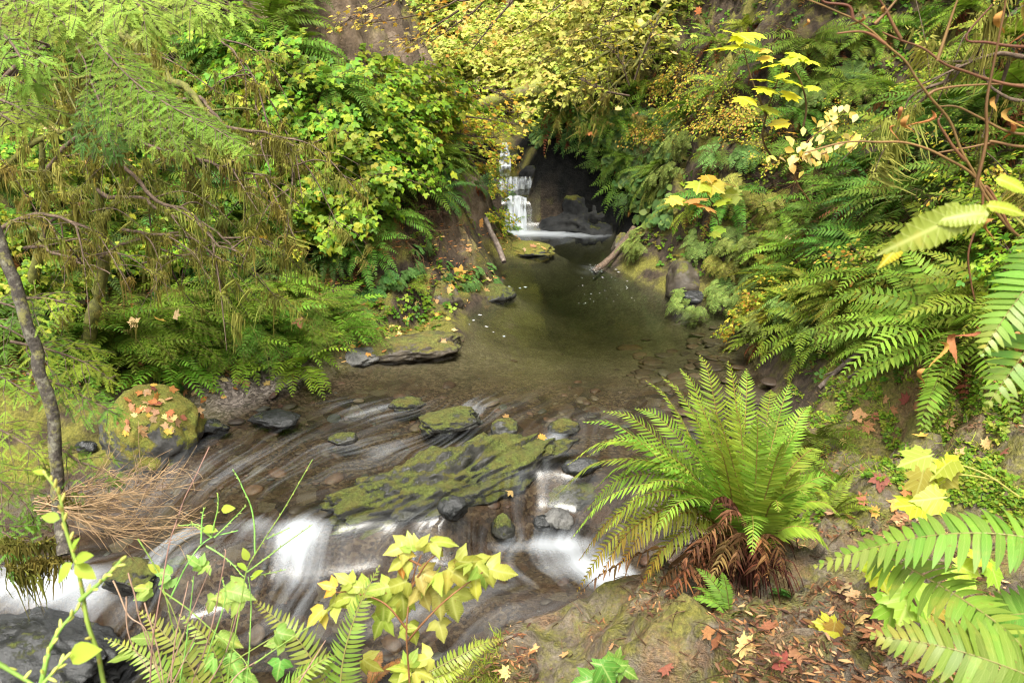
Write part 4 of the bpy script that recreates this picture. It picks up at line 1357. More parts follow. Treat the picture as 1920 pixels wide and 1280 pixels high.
NEARSCALE = lambda h: 1.0
RB = [(1075, 60), (1200, -60), (1560, -60), (1940, -60), (1940, 640), (1780, 640), (1640, 640), (1560, 650), (1520, 600), (1480, 540), (1390, 440), (1270, 390), (1160, 350), (1110, 260), (1040, 200)]
bare = [(1540, 200, 40), (1070, 340, 120), (1000, 280, 90), (1130, 400, 80)]
for i, (x, y) in enumerate(sample(RB, 68, seed=3, avoid=bare)):
    k = R.random()
    far = x < 1330 and y < 330
    if k < .5:
        v = R.choice(SWORD)
        plant(x, y, v, 'sword_fern', 'arching green sword fern', 'fern', 'sword ferns on the steep bank', 1.05, .6)
    elif k < .64:
        plant(x, y, R.choice(SWORDY), 'sword_fern', 'yellowing sword fern', 'fern', 'sword ferns on the steep bank', 1.0, .6)
    elif k < .76:
        plant(x, y, R.choice(SHRUB_G), 'leafy_shrub', 'light green leafy shrub', 'shrub', 'leafy shrubs among the ferns', .6, .5)
    elif k < .88:
        plant(x, y, R.choice(SHRUB_FINE), 'small_shrub', 'thin shrub with tiny yellowish leaves', 'shrub', 'thin shrubs among the ferns', .8, .5)
    else:
        plant(x, y, R.choice(LADY), 'lady_fern', 'lacy pale green fern', 'fern', 'lacy ferns on the banks', .9, .5)
for x, y in [(1210, 60), (1320, 40), (1250, 130), (1480, 60), (1400, 150), (1500, 350), (1550, 330), (1620, 400), (1700, 330), (1780, 300), (1850, 380), (1640, 220), (1730, 180), (1560, 480), (1660, 470), (1760, 440), (1440, 400), (1360, 300), (1230, 280), (1480, 480)]:
    plant(x, y, R.choice(TWIGB), 'dead_shrub', 'rusty brown dead twigs', 'dead shrub', 'dead twigs among the ferns', .8, .7, lift=.15)
# maidenhair fans
MH = [(1370, 460), (1410, 500), (1440, 480), (1400, 530), (1420, 440), (1470, 530), (1340, 420), (1500, 470), (1230, 445), (1450, 560), (1560, 150), (1590, 180), (1540, 110), (1610, 120), (1575, 215), (1630, 230), (1640, 190), (1330, 560), (1490, 400),
      (1260, 330), (1290, 300), (1640, 560), (1700, 560), (1745, 545), (1585, 600), (1540, 620), (1530, 560), (1490, 600), (1320, 235), (1390, 260), (1440, 330)]
for x, y in MH:
    plant(x, y, R.choice(MAIDEN[:3]), 'maidenhair_fern', 'drooping fan-shaped pale fern', 'fern', 'maidenhair ferns hanging on the bank', 1.0 if y > 330 else 1.35, .7, lift=.03)
for x, y in [(620, 560), (640, 600), (690, 520), (735, 505), (760, 480), (785, 440), (600, 590), (655, 545), (700, 560), (660, 620), (250, 700), (290, 695), (330, 690), (820, 500), (870, 510), (910, 515)]:
    plant(x, y, MAIDEN[3], 'maidenhair_fern', 'little green fan-shaped fern', 'fern', 'maidenhair ferns hanging on the bank', .8, .6)
# small yellow shrubs on the steep bank
for x, y in [(1290, 215), (1250, 170), (1330, 190), (1210, 240), (1300, 150), (1265, 260), (1360, 245), (1390, 215)]:
    plant(x, y, R.choice(SHRUB_FINE), 'small_shrub', 'bushy shrub with yellow-green leaves', 'shrub', 'yellow-green shrubs on the fern bank', 1.0, .5)
for x, y in [(1470, 600), (1500, 570), (1440, 640), (1540, 545), (1590, 545), (1620, 575)]:
    plant(x, y, R.choice(LADYY + SWORDY[:1]), 'lady_fern', 'yellow lacy fern', 'fern', 'yellowed ferns by the pool edge', .75, .4)
for x, y in [(1420, 610), (1455, 585), (1430, 575), (1480, 555)]:
    plant(x, y, R.choice(SHRUB_Y), 'small_shrub', 'low pale yellow leafy shrub', 'shrub', 'pale leafy shrubs at the pool edge', .5, .4)
# nearer, larger ferns of the trail side
for x, y, s in [(1600, 470, 1.0), (1680, 520, 1.05), (1740, 380, 1.1), (1800, 470, 1.1), (1850, 330, 1.1), (1560, 420, 1.0), (1890, 520, .9), (1830, 560, .7), (1660, 380, 1.0), (1500, 520, .9), (1880, 230, 1.1), (1800, 200, 1.1), (1900, 420, 1.0), (1700, 260, 1.1), (1640, 320, 1.1)]:
    plant(x, y, R.choice(SWORD[:4]), 'sword_fern', 'large glossy sword fern', 'fern', 'sword ferns on the steep bank', s * 1.02, .5)

# the other bank
LB = [(380, 60), (560, -40), (560, 110), (640, 180), (720, 260), (860, 260), (860, 330), (760, 420), (700, 470), (560, 480), (430, 500), (300, 480), (300, 250)]
for x, y in sample(LB, 66, seed=8):
    plant(x, y, R.choice(SWORD[:3]), 'sword_fern', 'dark green sword fern', 'fern', 'dark ferns on the shaded bank', .95, .55)
for x, y in sample([(-20, 100), (300, 60), (420, 300), (430, 560), (240, 640), (-20, 640)], 80, seed=9):
    plant(x, y, R.choice(SWORD[:3]), 'sword_fern', 'dark fern behind hanging moss', 'fern', 'dark ferns on the shaded bank', .95, .55)
for x, y in [(500, 40), (455, 90), (530, 90), (480, 130), (560, 150), (610, 175), (440, 60), (790, 300), (750, 330), (830, 310), (720, 290)]:
    plant(x, y, R.choice(SWORD[:2]), 'sword_fern', 'dark arching sword fern', 'fern', 'dark ferns on the shaded bank', 1.1, .5)
for x, y in [(270, 600), (320, 590), (300, 650), (240, 640), (350, 640), (460, 610), (500, 590), (540, 610), (480, 640), (560, 580), (430, 640), (520, 640), (580, 620), (390, 600), (200, 660), (610, 640)]:
    plant(x, y, R.choice(LADY), 'lady_fern', 'bright lacy fern', 'fern', 'lacy ferns on the banks', 1.3, .3)
plant(760, 535, LADY[1], 'lady_fern', 'bright little upright lacy fern', 'fern', 'lacy ferns on the banks', .6, .3, label='bright upright little fern on the ledge above the pool edge')
for x, y in [(235, 620), (285, 575), (345, 600), (410, 570), (300, 690), (450, 660), (500, 615), (545, 650), (585, 600), (360, 540), (470, 560), (625, 600), (240, 690), (560, 690), (180, 640), (520, 540)]:
    plant(x, y, R.choice(BANKF), 'bank_fern', 'bright broad-fronded fern', 'fern', 'bright ferns above the gravel beach', 1.0, .35)
for x, y in [(40, 300), (110, 350), (200, 330), (260, 400), (60, 440), (330, 470), (150, 480), (230, 500), (20, 540), (100, 560), (370, 380), (300, 260)]:
    plant(x, y, R.choice(SHRUB_G), 'leafy_shrub', 'green bush behind hanging moss', 'shrub', 'leafy green bushes on the shaded bank', .7, .45)
# leafy shrubs
for x, y in [(440, 130), (500, 160), (545, 190), (590, 215), (480, 230), (540, 260), (600, 280), (650, 230), (560, 330), (620, 330), (660, 290), (700, 240), (520, 120), (690, 190), (740, 210), (730, 170), (770, 190), (720, 260), (680, 340), (530, 300), (590, 340), (600, 380), (560, 400), (640, 390), (460, 310), (500, 360), (450, 190)]:
    plant(x, y, R.choice(SHRUB_G), 'leafy_shrub', 'bright green leafy bush', 'shrub', 'leafy green bushes on the shaded bank', 1.05, .5)
for x, y in [(770, 200), (810, 190), (850, 220), (790, 240), (870, 190), (900, 240), (830, 260), (880, 270), (910, 205), (560, 440), (600, 450), (655, 350), (920, 290)]:
    plant(x, y, R.choice(SHRUB_Y), 'leafy_shrub', 'yellow-green leafy bush', 'shrub', 'yellowing bushes over the gorge', .85, .35)
for x, y in [(785, 390), (740, 400), (800, 430), (760, 450), (830, 400), (720, 440), (770, 360)]:
    plant(x, y, R.choice(TWIGB), 'dead_shrub', 'brown leafless twiggy bush', 'dead shrub', 'dead twigs above the bare earth', .8, .6)
plant(640, 440, TWIGB[0], 'dead_shrub', 'brown leafless twiggy bush', 'dead shrub', 'dead twigs above the bare earth', .6, .6)

# far woods beyond the falls
for x, y in sample([(830, -30), (1120, -30), (1160, 60), (1110, 150), (1060, 200), (960, 190), (860, 130)], 32, seed=4):
    plant(x, y, R.choice(SHRUB_FAR), 'far_bush', 'hazy yellow-green bush in the far woods', 'bush', 'bushes in the far woods', R.uniform(1.0, 1.7), .3)
for x, y in [(990, 110), (1010, 140), (960, 160), (1040, 150), (985, 70), (900, 100), (1060, 190), (1020, 200), (1080, 210), (1120, 200), (1050, 215), (1090, 170), (1100, 140)]:
    plant(x, y, R.choice(SWORDF), 'far_fern', 'pale fern beyond the waterfall', 'fern', 'ferns beyond the waterfall', 1.1, .4)
# ferns hanging round the dark hollow
for x, y in [(1030, 225), (1065, 235), (1000, 215), (1095, 240), (1060, 250), (1110, 265), (1140, 300), (1165, 340), (1190, 380)]:
    plant(x, y, R.choice(SWORDF), 'hollow_fern', 'hanging fern over the dark hollow', 'fern', 'ferns hanging over the dark hollow', .75, .85)

# the leafy point of the bare spur
for x, y, k in [(930, 330, 0), (915, 360, 1), (945, 380, 0), (905, 320, 1), (955, 420, 0), (890, 345, 0), (925, 405, 1)]:
    plant(x, y, R.choice(SHRUB_Y if k else SWORDF), 'spur_plant', 'leafy yellow-green growth on the earth spur' if k else 'fern clinging to the edge of the earth spur', 'plant', 'plants clinging to the bare spur', .5 if k else .55, .6)
# ------------------------------------------------------------------ the big fern in the middle of the near bank
HB, _hn = surf(1395, 1035)
hero = obj('sword_fern', None)
hero.location = HB
hero.empty_display_size = .1
mark(hero, '', 'fern', 'sword ferns of the near bank', 'biggest bright green sword fern fountaining from the near rock above the rapids')
bpy.context.view_layer.update()
def px_dir(px, py, y):
    return at(px, py, y) - HB
y0 = HB[1]
tips = [  # tip pixel, depth of the tip relative to the base, yellow-brown?
 (1312, 664, .55, 0), (1240, 705, .35, 0), (1275, 690, .5, 0), (1210, 712, .15, 0), (1480, 720, .35, 0), (1365, 675, .3, 0), (1400, 690, .6, 0), (1445, 730, .7, 0),
 (1092, 790, .05, 0), (1130, 770, .3, 0), (1100, 855, .3, 0), (1150, 900, .2, 0), (1040, 930, .1, 0), (1070, 1010, -.05, 0), (1095, 960, .2, 0), (1085, 1050, .05, 1), (1080, 1110, -.05, 1),
 (1190, 765, .5, 0), (1520, 760, .5, 0), (1500, 800, .15, 0), (1545, 850, .3, 0), (1540, 910, 0, 0), (1555, 1030, -.1, 0), (1500, 880, -.2, 0), (1410, 1040, -.55, 0), (1330, 760, -.1, 0),
 (1260, 800, -.2, 0), (1420, 780, -.15, 0), (1470, 830, -.25, 0), (1180, 940, -.2, 0), (1230, 880, -.3, 0), (1340, 840, -.35, 0), (1380, 760, .1, 0), (1130, 1000, -.2, 0), (1160, 1060, -.2, 1), (1200, 1100, -.25, 1),
 (1530, 960, .2, 0), (1290, 735, .1, 0), (1460, 960, -.4, 0), (1515, 930, -.3, 0), (1062, 872, .2, 0), (1568, 905, .05, 0), (1120, 1085, -.2, 1), (1575, 965, -.05, 0), (1225, 1000, -.4, 0), (1110, 920, .35, 0), (1160, 820, .1, 0)]
for px, py, dy, old in tips:
    e = px_dir(px, py, y0 + dy)
    b = np.array([R.uniform(-.05, .05), R.uniform(-.05, .05), .02])
    ln = np.linalg.norm(e)
    hz = np.array([e[0], e[1], 0])
    rise = max(.16, .62 * ln - max(0, e[2]) * .35)
    m = b * .55 + e * .42 + np.array([0, 0, rise * (.62 if e[2] < .5 else .28)])
    m2 = b * .2 + e * .78 + np.array([0, 0, rise * (.5 if e[2] < .5 else .3)])
    P = catmull([b, m, m2, e], 26)
    a = Acc()
    c = np.array((.22, .33, .05)) * R.uniform(.8, 1.2) if not old else np.array((.2, .22, .04))
    frond(a, P, 40, .108 * R.uniform(.85, 1.1), .0075, (0, 0, 1), 4, (.1, .7), .16, .2, .15, 'sword', c, (.3, .24, .07) if not old else (.2, .09, .03), 'lance', .0038, .1, tipcol=(.3, .1, .03) if old else None, roll=R.uniform(-.3, .3), twist=.3)
    obj('frond', a.mesh('hero_frond', MF), hero)
for px, py, dy in [(1245, 1160, -.3), (1300, 1130, -.4), (1225, 1120, -.2), (1270, 1080, -.35), (1330, 960, -.45), (1350, 1000, -.5), (1375, 1080, -.45), (1200, 1150, -.15), (1310, 1040, -.45), (1440, 1090, -.35), (1290, 1170, -.35), (1330, 1110, -.45), (1250, 1130, -.3), (1420, 1110, -.35), (1470, 1080, -.3), (1360, 1130, -.4), (1080, 1120, 0)]:
    e = px_dir(px, py, y0 + dy)
    P = catmull([(0, 0, .03), e * .5 + np.array([0, 0, .16]), e * .85 + np.array([0, 0, .1]), e], 16)
    a = Acc()
    frond(a, P, 24, .06, .0075, (0, 0, 1), 3, (.2, .9), .8, .4, .25, 'sword', np.array(R.choice([(.1, .045, .024), (.15, .07, .032), (.2, .11, .05)])) * R.uniform(.5, 1.4), (.09, .04, .018), 'lance', .003, .5, twist=1.3, cv=.5)
    obj('dead_frond', a.mesh('hero_dead_frond', MD), hero)
# shaggy root crown
a = Acc()
for k in range(260):
    d = norm(np.array([R.uniform(-1, .6), R.uniform(-1, .3), R.uniform(-.1, .5)]))
    p = d * R.uniform(.02, .14)
    l = R.uniform(.08, .3)
    P = catmull([p, p + d * l * .5 + [0, 0, .0], p + d * l * .8 - [0, 0, l * .6]], 5)
    tube(a, P, [.004, .002], np.array((.06, .026, .014)) * R.uniform(.4, 1.8), 3)
obj('root_crown', a.mesh('hero_root_crown', MD), hero)

# ------------------------------------------------------------------ fronds close to the camera
def near_fern(label, fronds, base, col, Lp, wp, n=24, dead=()):
    root = obj('sword_fern', None)
    root.location = base
    bpy.context.view_layer.update()
    for pts, sc_ in fronds:
        P = catmull([at(*q) - base for q in pts], 30)
        a = Acc()
        frond(a, P, int(n * sc_), Lp * R.uniform(.9, 1.05), wp, (0, -.35, 1), 5, (.05, .6), .25, .12, .05, 'sword', np.array(col) * R.uniform(.85, 1.15), (.2, .17, .05), 'lance', .0032, .08, roll=R.uniform(-.2, .3), twist=.22, tipcol=(.3, .26, .06))
        obj('frond', a.mesh('near_frond', MFN), root)
    mark(root, '', 'fern', 'sword ferns of the near bank', label)
    return root
near_fern('big near sword fern with broad glossy leaflets in the lower corner of the trail', [
  ([(2080, 1060, 1.45), (1930, 1008, 1.5), (1780, 1000, 1.55), (1640, 1025, 1.62), (1522, 1062, 1.68)], 1.0),
  ([(2060, 1330, 1.2), (1920, 1262, 1.25), (1770, 1212, 1.3), (1630, 1190, 1.36)], .9),
  ([(1600, 1010, 1.75), (1700, 1062, 1.62), (1800, 1120, 1.5), (1890, 1185, 1.4), (1990, 1290, 1.3)], .9),
  ([(2060, 1180, 1.4), (1960, 1150, 1.45), (1850, 1160, 1.5), (1780, 1190, 1.55)], .8),
  ([(2050, 1400, 1.2), (1900, 1330, 1.25), (1740, 1275, 1.3)], .8),
 ], at(2120, 1300, 1.3), (.15, .25, .04), .1, .0125, 28)
near_fern('huge blurred frond drooping at the frame edge above the trail', [
  ([(2040, 380, 1.75), (1985, 450, 1.72), (1930, 530, 1.7), (1880, 600, 1.68), (1838, 668, 1.66)], .9),
  ([(2030, 560, 1.75), (1960, 610, 1.72), (1900, 690, 1.7), (1850, 760, 1.68)], .6),
 ], at(2090, 420, 1.8), (.14, .26, .045), .095, .0115, 26)
near_fern('small sword fern with two fronds beside the yellow-green bramble', [
  ([(640, 1400, 1.75), (640, 1260, 1.8), (668, 1150, 1.85), (712, 1058, 1.9)], 1.3),
  ([(700, 1400, 1.75), (640, 1330, 1.78), (560, 1200, 1.85), (470, 1120, 1.95)], 1.2),
 ], at(670, 1420, 1.75), (.18, .26, .05), .062, .0065, 30)
near_fern('bushy sword fern in the bottom corner among the huckleberry stems', [
  ([(420, 1420, 1.7), (350, 1300, 1.75), (270, 1230, 1.8), (195, 1195, 1.85)], 1.2),
  ([(430, 1420, 1.7), (370, 1270, 1.78), (310, 1190, 1.85), (255, 1140, 1.9)], 1.2),
  ([(450, 1420, 1.7), (420, 1280, 1.8), (390, 1200, 1.85), (335, 1150, 1.9)], 1.1),
  ([(460, 1420, 1.7), (530, 1300, 1.75), (600, 1240, 1.8), (640, 1225, 1.85)], 1.1),
  ([(440, 1420, 1.65), (330, 1330, 1.65), (230, 1290, 1.65)], 1.0),
  ([(480, 1420, 1.65), (520, 1330, 1.7), (560, 1290, 1.72), (600, 1300, 1.75)], 1.0),
 ], at(450, 1430, 1.7), (.2, .28, .05), .062, .0065, 28)
near_fern('single fern frond lying on the mossy rock edge behind the bramble', [
  ([(800, 1262, 2.7), (850, 1235, 2.75), (900, 1210, 2.8), (945, 1196, 2.85)], 1.0),
  ([(790, 1275, 2.7), (830, 1265, 2.72), (880, 1240, 2.75)], .8)], at(790, 1275, 2.7), (.24, .32, .045), .055, .007, 22)
plant(1370, 1150, fern_parts(.27, 7, (.12, .25, .04), 0, Lp=.045, wp=.006), 'sword_fern', '', 'fern', 'sword ferns of the near bank', 1, .3, heading=PI * 1.05, label='tiny young fern under the root mound of the biggest fern')
plant(1490, 1115, fern_parts(.15, 4, (.1, .23, .05), 0, Lp=.025, wp=.004), 'sword_fern', '', 'fern', 'sword ferns of the near bank', 1, .3, label='smallest fern sprig on the trail soil beside the root mound')
plant(1570, 900, SWORD[3], 'sword_fern', '', 'fern', 'sword ferns of the near bank', .55, .3, heading=PI * 1.2, label='dull sword fern tucked behind the biggest fern on the trail side')
plant(1530, 820, SWORD[4], 'sword_fern', '', 'fern', 'sword ferns of the near bank', .6, .3, heading=PI * 1.1, label='leaning sword fern just above the biggest fern on the trail side')
plant(1560, 960, SWORDY[0], 'sword_fern', '', 'fern', 'sword ferns of the near bank', .4, .3, heading=-.3, label='yellowing low fern right beside the biggest fern')
plant(690, 1290, fern_parts(.4, 5, (.24, .09, .04), 0, Lp=.05, wp=.01), 'sword_fern', '', 'fern', None, 1, .2, heading=-.2, label='rust red withered fern frond beneath the yellow-green bramble')

# ------------------------------------------------------------------ stems with single leaves
SERR = leaf_serrate()
SERR2 = leaf_serrate(.42, 8)
TRIS = (lambda q: (q[0] * .66, q[1]))(trifoliate(leaf_serrate(.3, 14, .3, .03), .12, .85, 1.0))
TRIS2 = (lambda q: (q[0] * .62, q[1]))(trifoliate(leaf_serrate(.35, 12, .45, .05), .1, .75, 1.25))
DEVIL = (lambda q: (q[0] * .8, q[1]))(leaf_palmate(7, .32, 2.5, True, .3))
def img_dir(ang, toward=.0, y=0):
    a = math.radians(ang)
    return RT * math.cos(a) - UPV * math.sin(a) - FW * toward

def leafy(name, label, cat, stems, leaves, protos, cols, scol, group=None, mat=MLN, leafup=(0, -.5, .85), jitter=.25, flat=False, leafname='leaf', rad=.004, sz=1.0):
    base = at(*stems[0][0])
    root = obj(name, None); root.location = base
    bpy.context.view_layer.update()
    a = Acc()
    for s in stems:
        P = catmull([at(*q) - base for q in s], 5 * len(s))
        tube(a, P, [rad, rad * .5], scol, 5)
    obj('stem', a.mesh(name + '_stem', MSTEM), root)
    for L in leaves:
        px, py, size, ang, y = L[:5]
        col = L[5] if len(L) > 5 else cols[R.randrange(len(cols))]
        b = at(px, py, y) - base
        l = sz * size / FPX * np.linalg.norm(at(px, py, y) - [0, 0, CAM_H])
        la = Acc()
        d = img_dir(ang, R.uniform(-.1, .35))
        if flat:
            an = R.uniform(0, 2 * PI); d = np.array([math.cos(an), math.sin(an), -.1 + .12 * math.sin(an)])
        up = np.asarray(leafup) + rng.normal(0, jitter, 3)
        scatter(la, protos[R.randrange(len(protos))], [b - norm(d) * l * .5], d, up, l, np.array(col), .1, .05)
        obj(leafname, la.mesh(name + '_leaf', mat), root)
    mark(root, '', cat, group, label)
    return root
YG = [(.33, .39, .075), (.38, .41, .085), (.28, .36, .065), (.42, .4, .1)]
Y = 1.95
leafy('salmonberry_plant', 'yellow-green bramble with toothed leaves standing before the rapids', 'plant',
 [[(772, 1330, 1.85), (765, 1240, 1.88), (762, 1180, 1.9), (768, 1120, Y), (778, 1070, Y), (790, 1040, Y)], [(765, 1200, 1.9), (795, 1165, 1.9), (835, 1125, 1.92), (880, 1090, Y), (905, 1072, Y)],
  [(764, 1180, 1.9), (720, 1130, 1.92), (660, 1110, Y), (630, 1110, Y)], [(790, 1060, Y), (760, 1045, Y), (745, 1040, Y)], [(772, 1100, Y), (800, 1055, Y), (830, 1030, Y)]],
 [(768, 1010, 44, -100, Y), (795, 1014, 42, -40, Y), (842, 1013, 60, -5, Y), (822, 1035, 48, 50, Y), (738, 1030, 58, 165, Y), (742, 1057, 56, 150, Y), (770, 1038, 34, 10, Y, (.6, .45, .09)), (752, 1072, 40, 90, Y, (.55, .3, .07)),
  (733, 1100, 62, 160, Y), (790, 1098, 80, 140, Y), (815, 1082, 64, 15, Y), (735, 1140, 76, 110, Y), (760, 1150, 70, 80, Y), (718, 1150, 74, 100, Y), (800, 1125, 60, 60, Y), (825, 1140, 72, 85, Y), (852, 1145, 84, 80, Y), (868, 1085, 72, 35, Y),
  (890, 1055, 62, 5, Y), (862, 1058, 46, 170, Y), (905, 1070, 56, 45, Y), (950, 1074, 68, 10, Y), (915, 1090, 62, 65, Y), (890, 1110, 56, 95, Y, (.5, .42, .08)), (780, 1195, 50, 60, Y), (770, 1175, 40, -20, Y), (830, 1190, 50, 70, Y),
  (655, 1098, 56, 190, Y), (632, 1122, 66, 170, Y), (600, 1150, 74, 150, Y), (620, 1145, 56, 110, Y), (640, 1082, 44, 215, Y), (585, 1160, 52, 140, Y, (.55, .4, .09)), (700, 1105, 56, 175, Y), (705, 1180, 60, 120, Y), (610, 1096, 40, 200, Y, (.55, .25, .06)),
  (745, 1250, 50, 200, Y), (780, 1240, 54, 170, Y), (800, 1265, 46, 20, Y), (740, 1275, 56, 160, Y), (775, 1230, 40, -60, Y), (700, 1250, 50, 30, Y), (760, 1270, 50, 90, Y)],
 [TRIS, TRIS2], YG, (.2, .11, .04), rad=.0035, leafup=(0, -.7, .7), jitter=.4, sz=1.08)
leafy('salmonberry_plant', 'green leafy sprig low on the bare rock at the bottom edge', 'plant', [[(1150, 1300, 2.45), (1150, 1260, 2.47)], [(1150, 1290, 2.45), (1100, 1262, 2.46)]],
 [(1130, 1245, 60, 200, 2.46), (1165, 1245, 60, -10, 2.46), (1110, 1270, 70, 165, 2.44), (1145, 1275, 62, 60, 2.4), (1185, 1262, 50, 20, 2.45), (1085, 1280, 60, 170, 2.42), (1160, 1225, 36, -70, 2.5)], [TRIS, TRIS2], [(.13, .27, .05), (.16, .3, .06)], (.14, .13, .04))
leafy('salmonberry_plant', 'soft green leafy stems among the huckleberry twigs', 'plant', [[(420, 1330, 1.8), (430, 1200, 1.85), (445, 1130, 1.9)], [(380, 1330, 1.8), (330, 1160, 1.9), (300, 1100, 1.95)], [(420, 1250, 1.8), (520, 1190, 1.85), (560, 1180, 1.9)]],
 [(300, 1072, 40, 200, 1.95), (260, 1100, 42, 190, 1.95), (312, 1085, 34, 250, 1.95), (268, 1115, 34, 150, 1.95), (358, 1050, 42, 215, 1.95), (375, 1068, 34, 150, 1.95), (420, 1115, 76, 175, 1.9), (455, 1112, 70, 5, 1.9), (390, 1140, 44, 120, 1.9), (430, 1200, 50, 20, 1.85), (545, 1190, 50, 10, 1.85), (510, 1205, 46, 170, 1.85), (270, 1195, 46, 190, 1.85), (225, 1230, 44, 170, 1.8), (420, 1220, 40, 190, 1.85), (440, 1250, 50, 60, 1.8), (340, 1210, 50, 160, 1.85), (470, 1270, 60, 20, 1.8), (380, 1250, 50, 140, 1.8), (520, 1265, 50, 100, 1.8)],
 [TRIS, SERR, TRIS2], [(.17, .32, .07), (.22, .36, .08), (.27, .39, .09)], (.2, .26, .06), rad=.0022)

def dleaf(px, py, w, y, col=None, ang=None):
    return (px, py, w, R.uniform(60, 120) if ang is None else ang, y, col or ((.58, .58, .045) if R.random() < .7 else (.5, .55, .05)))
leafy('big_leaf_sapling', 'tall slender sapling with big bright yellow palmate leaves on the fern bank', 'sapling',
 [[(1450, 300, 8.0), (1430, 260, 7.9), (1440, 205, 7.8), (1455, 160, 7.7), (1470, 120, 7.7)], [(1436, 215, 7.8), (1410, 150, 7.8), (1395, 95, 7.8)], [(1505, 245, 7.8), (1512, 200, 7.8), (1500, 150, 7.7), (1480, 120, 7.7)]],
 [dleaf(1385, 62, 62, 7.8), dleaf(1362, 85, 66, 7.8), dleaf(1410, 88, 60, 7.8), dleaf(1425, 66, 44, 7.8), dleaf(1400, 70, 60, 7.7), dleaf(1430, 95, 34, 7.8, (.6, .42, .08)), dleaf(1340, 90, 50, 7.8), dleaf(1450, 120, 56, 7.7), dleaf(1500, 104, 52, 7.7), dleaf(1525, 115, 50, 7.7), dleaf(1475, 110, 50, 7.7), dleaf(1430, 148, 56, 7.7),
  dleaf(1480, 150, 66, 7.6), dleaf(1445, 168, 60, 7.6), dleaf(1405, 188, 60, 7.6, (.62, .56, .05)), dleaf(1490, 178, 52, 7.6, (.64, .55, .05)), dleaf(1462, 140, 36, 7.6), dleaf(1522, 165, 36, 7.6, (.4, .5, .05)), dleaf(1452, 205, 50, 7.7, (.35, .45, .05)), dleaf(1455, 230, 50, 7.7, (.65, .5, .06)), dleaf(1483, 247, 36, 7.7, (.64, .4, .06)), dleaf(1430, 200, 46, 7.7, (.38, .48, .05)), dleaf(1440, 110, 40, 7.8, (.64, .42, .06))],
 [DEVIL], YG, (.11, .08, .03), leafup=(0, -.42, 1), rad=.012, flat=True, jitter=.15)
leafy('big_leaf_sapling', 'low sapling with orange and greenish palmate leaves beneath the tall yellow one', 'sapling',
 [[(1350, 450, 8.6), (1345, 410, 8.5), (1325, 360, 8.4)], [(1345, 410, 8.5), (1300, 380, 8.4)]],
 [dleaf(1310, 350, 66, 8.4, (.42, .45, .06)), dleaf(1345, 352, 60, 8.4, (.5, .46, .07)), dleaf(1365, 365, 50, 8.4, (.36, .42, .06)), dleaf(1300, 372, 56, 8.3, (.66, .36, .1)), dleaf(1325, 385, 60, 8.3, (.64, .38, .12)), dleaf(1270, 376, 46, 8.3, (.64, .34, .08)), dleaf(1350, 375, 46, 8.4, (.33, .42, .05)), dleaf(1330, 335, 44, 8.5, (.6, .42, .06)), dleaf(1345, 430, 34, 8.4, (.3, .42, .05)), dleaf(1345, 440, 30, 8.3, (.28, .4, .05)), dleaf(1372, 345, 36, 8.4, (.45, .32, .08))],
 [DEVIL], YG, (.1, .07, .03), leafup=(0, -.5, 1), rad=.009, flat=True, jitter=.2)
leafy('big_leaf_sapling', 'sapling with ragged yellow-green hanging leaves on the trail', 'sapling',
 [[(1910, 930, 2.4), (1850, 890, 2.45), (1790, 870, 2.5), (1740, 880, 2.5)], [(1870, 900, 2.45), (1800, 890, 2.45), (1760, 905, 2.45)]],
 [(1710, 862, 80, 165, 2.5, (.28, .36, .06)), (1760, 880, 76, 150, 2.45, (.28, .35, .05)), (1765, 905, 70, 95, 2.45, (.34, .33, .06)), (1725, 915, 74, 100, 2.42, (.36, .32, .07)), (1785, 890, 70, 60, 2.45, (.4, .5, .05)), (1735, 935, 76, 175, 2.4, (.36, .48, .05)), (1700, 945, 76, 185, 2.4, (.4, .5, .05))],
 [DEVIL], YG, (.3, .28, .07), leafup=(0, -.35, .9), rad=.004, jitter=.5)
leafy('big_leaf_sapling', 'pair of big out-of-focus yellow-green leaves in front of the bare branch', 'sapling',
 [[(1960, 470, 1.35), (1900, 405, 1.38), (1850, 395, 1.4)]],
 [(1745, 430, 150, 155, 1.25, (.24, .32, .05)), (1800, 402, 95, 178, 1.25, (.22, .31, .05)), (1895, 388, 70, 5, 1.38, (.36, .42, .06)), (1840, 415, 60, 110, 1.38, (.36, .4, .06)), (1905, 345, 60, 20, 1.4, (.36, .42, .06)), (1680, 470, 70, 130, 1.45, (.58, .55, .06))],
 [leaf_serrate(.21, 14, .35, .03)], YG, (.3, .27, .06), leafup=(0, -.8, .6), rad=.0025)
leafy('big_leaf_sapling', 'small sprout with two yellowing lobed leaves on the bare trail', 'sapling', [[(1600, 1225, 2.35), (1575, 1195, 2.35), (1555, 1175, 2.35)]],
 [(1545, 1170, 60, 200, 2.35, (.5, .52, .06)), (1530, 1188, 66, 165, 2.35, (.58, .52, .08)), (1562, 1188, 50, 100, 2.33, (.3, .17, .05))], [DEVIL], YG, (.2, .1, .04), leafup=(0, -.7, .7))
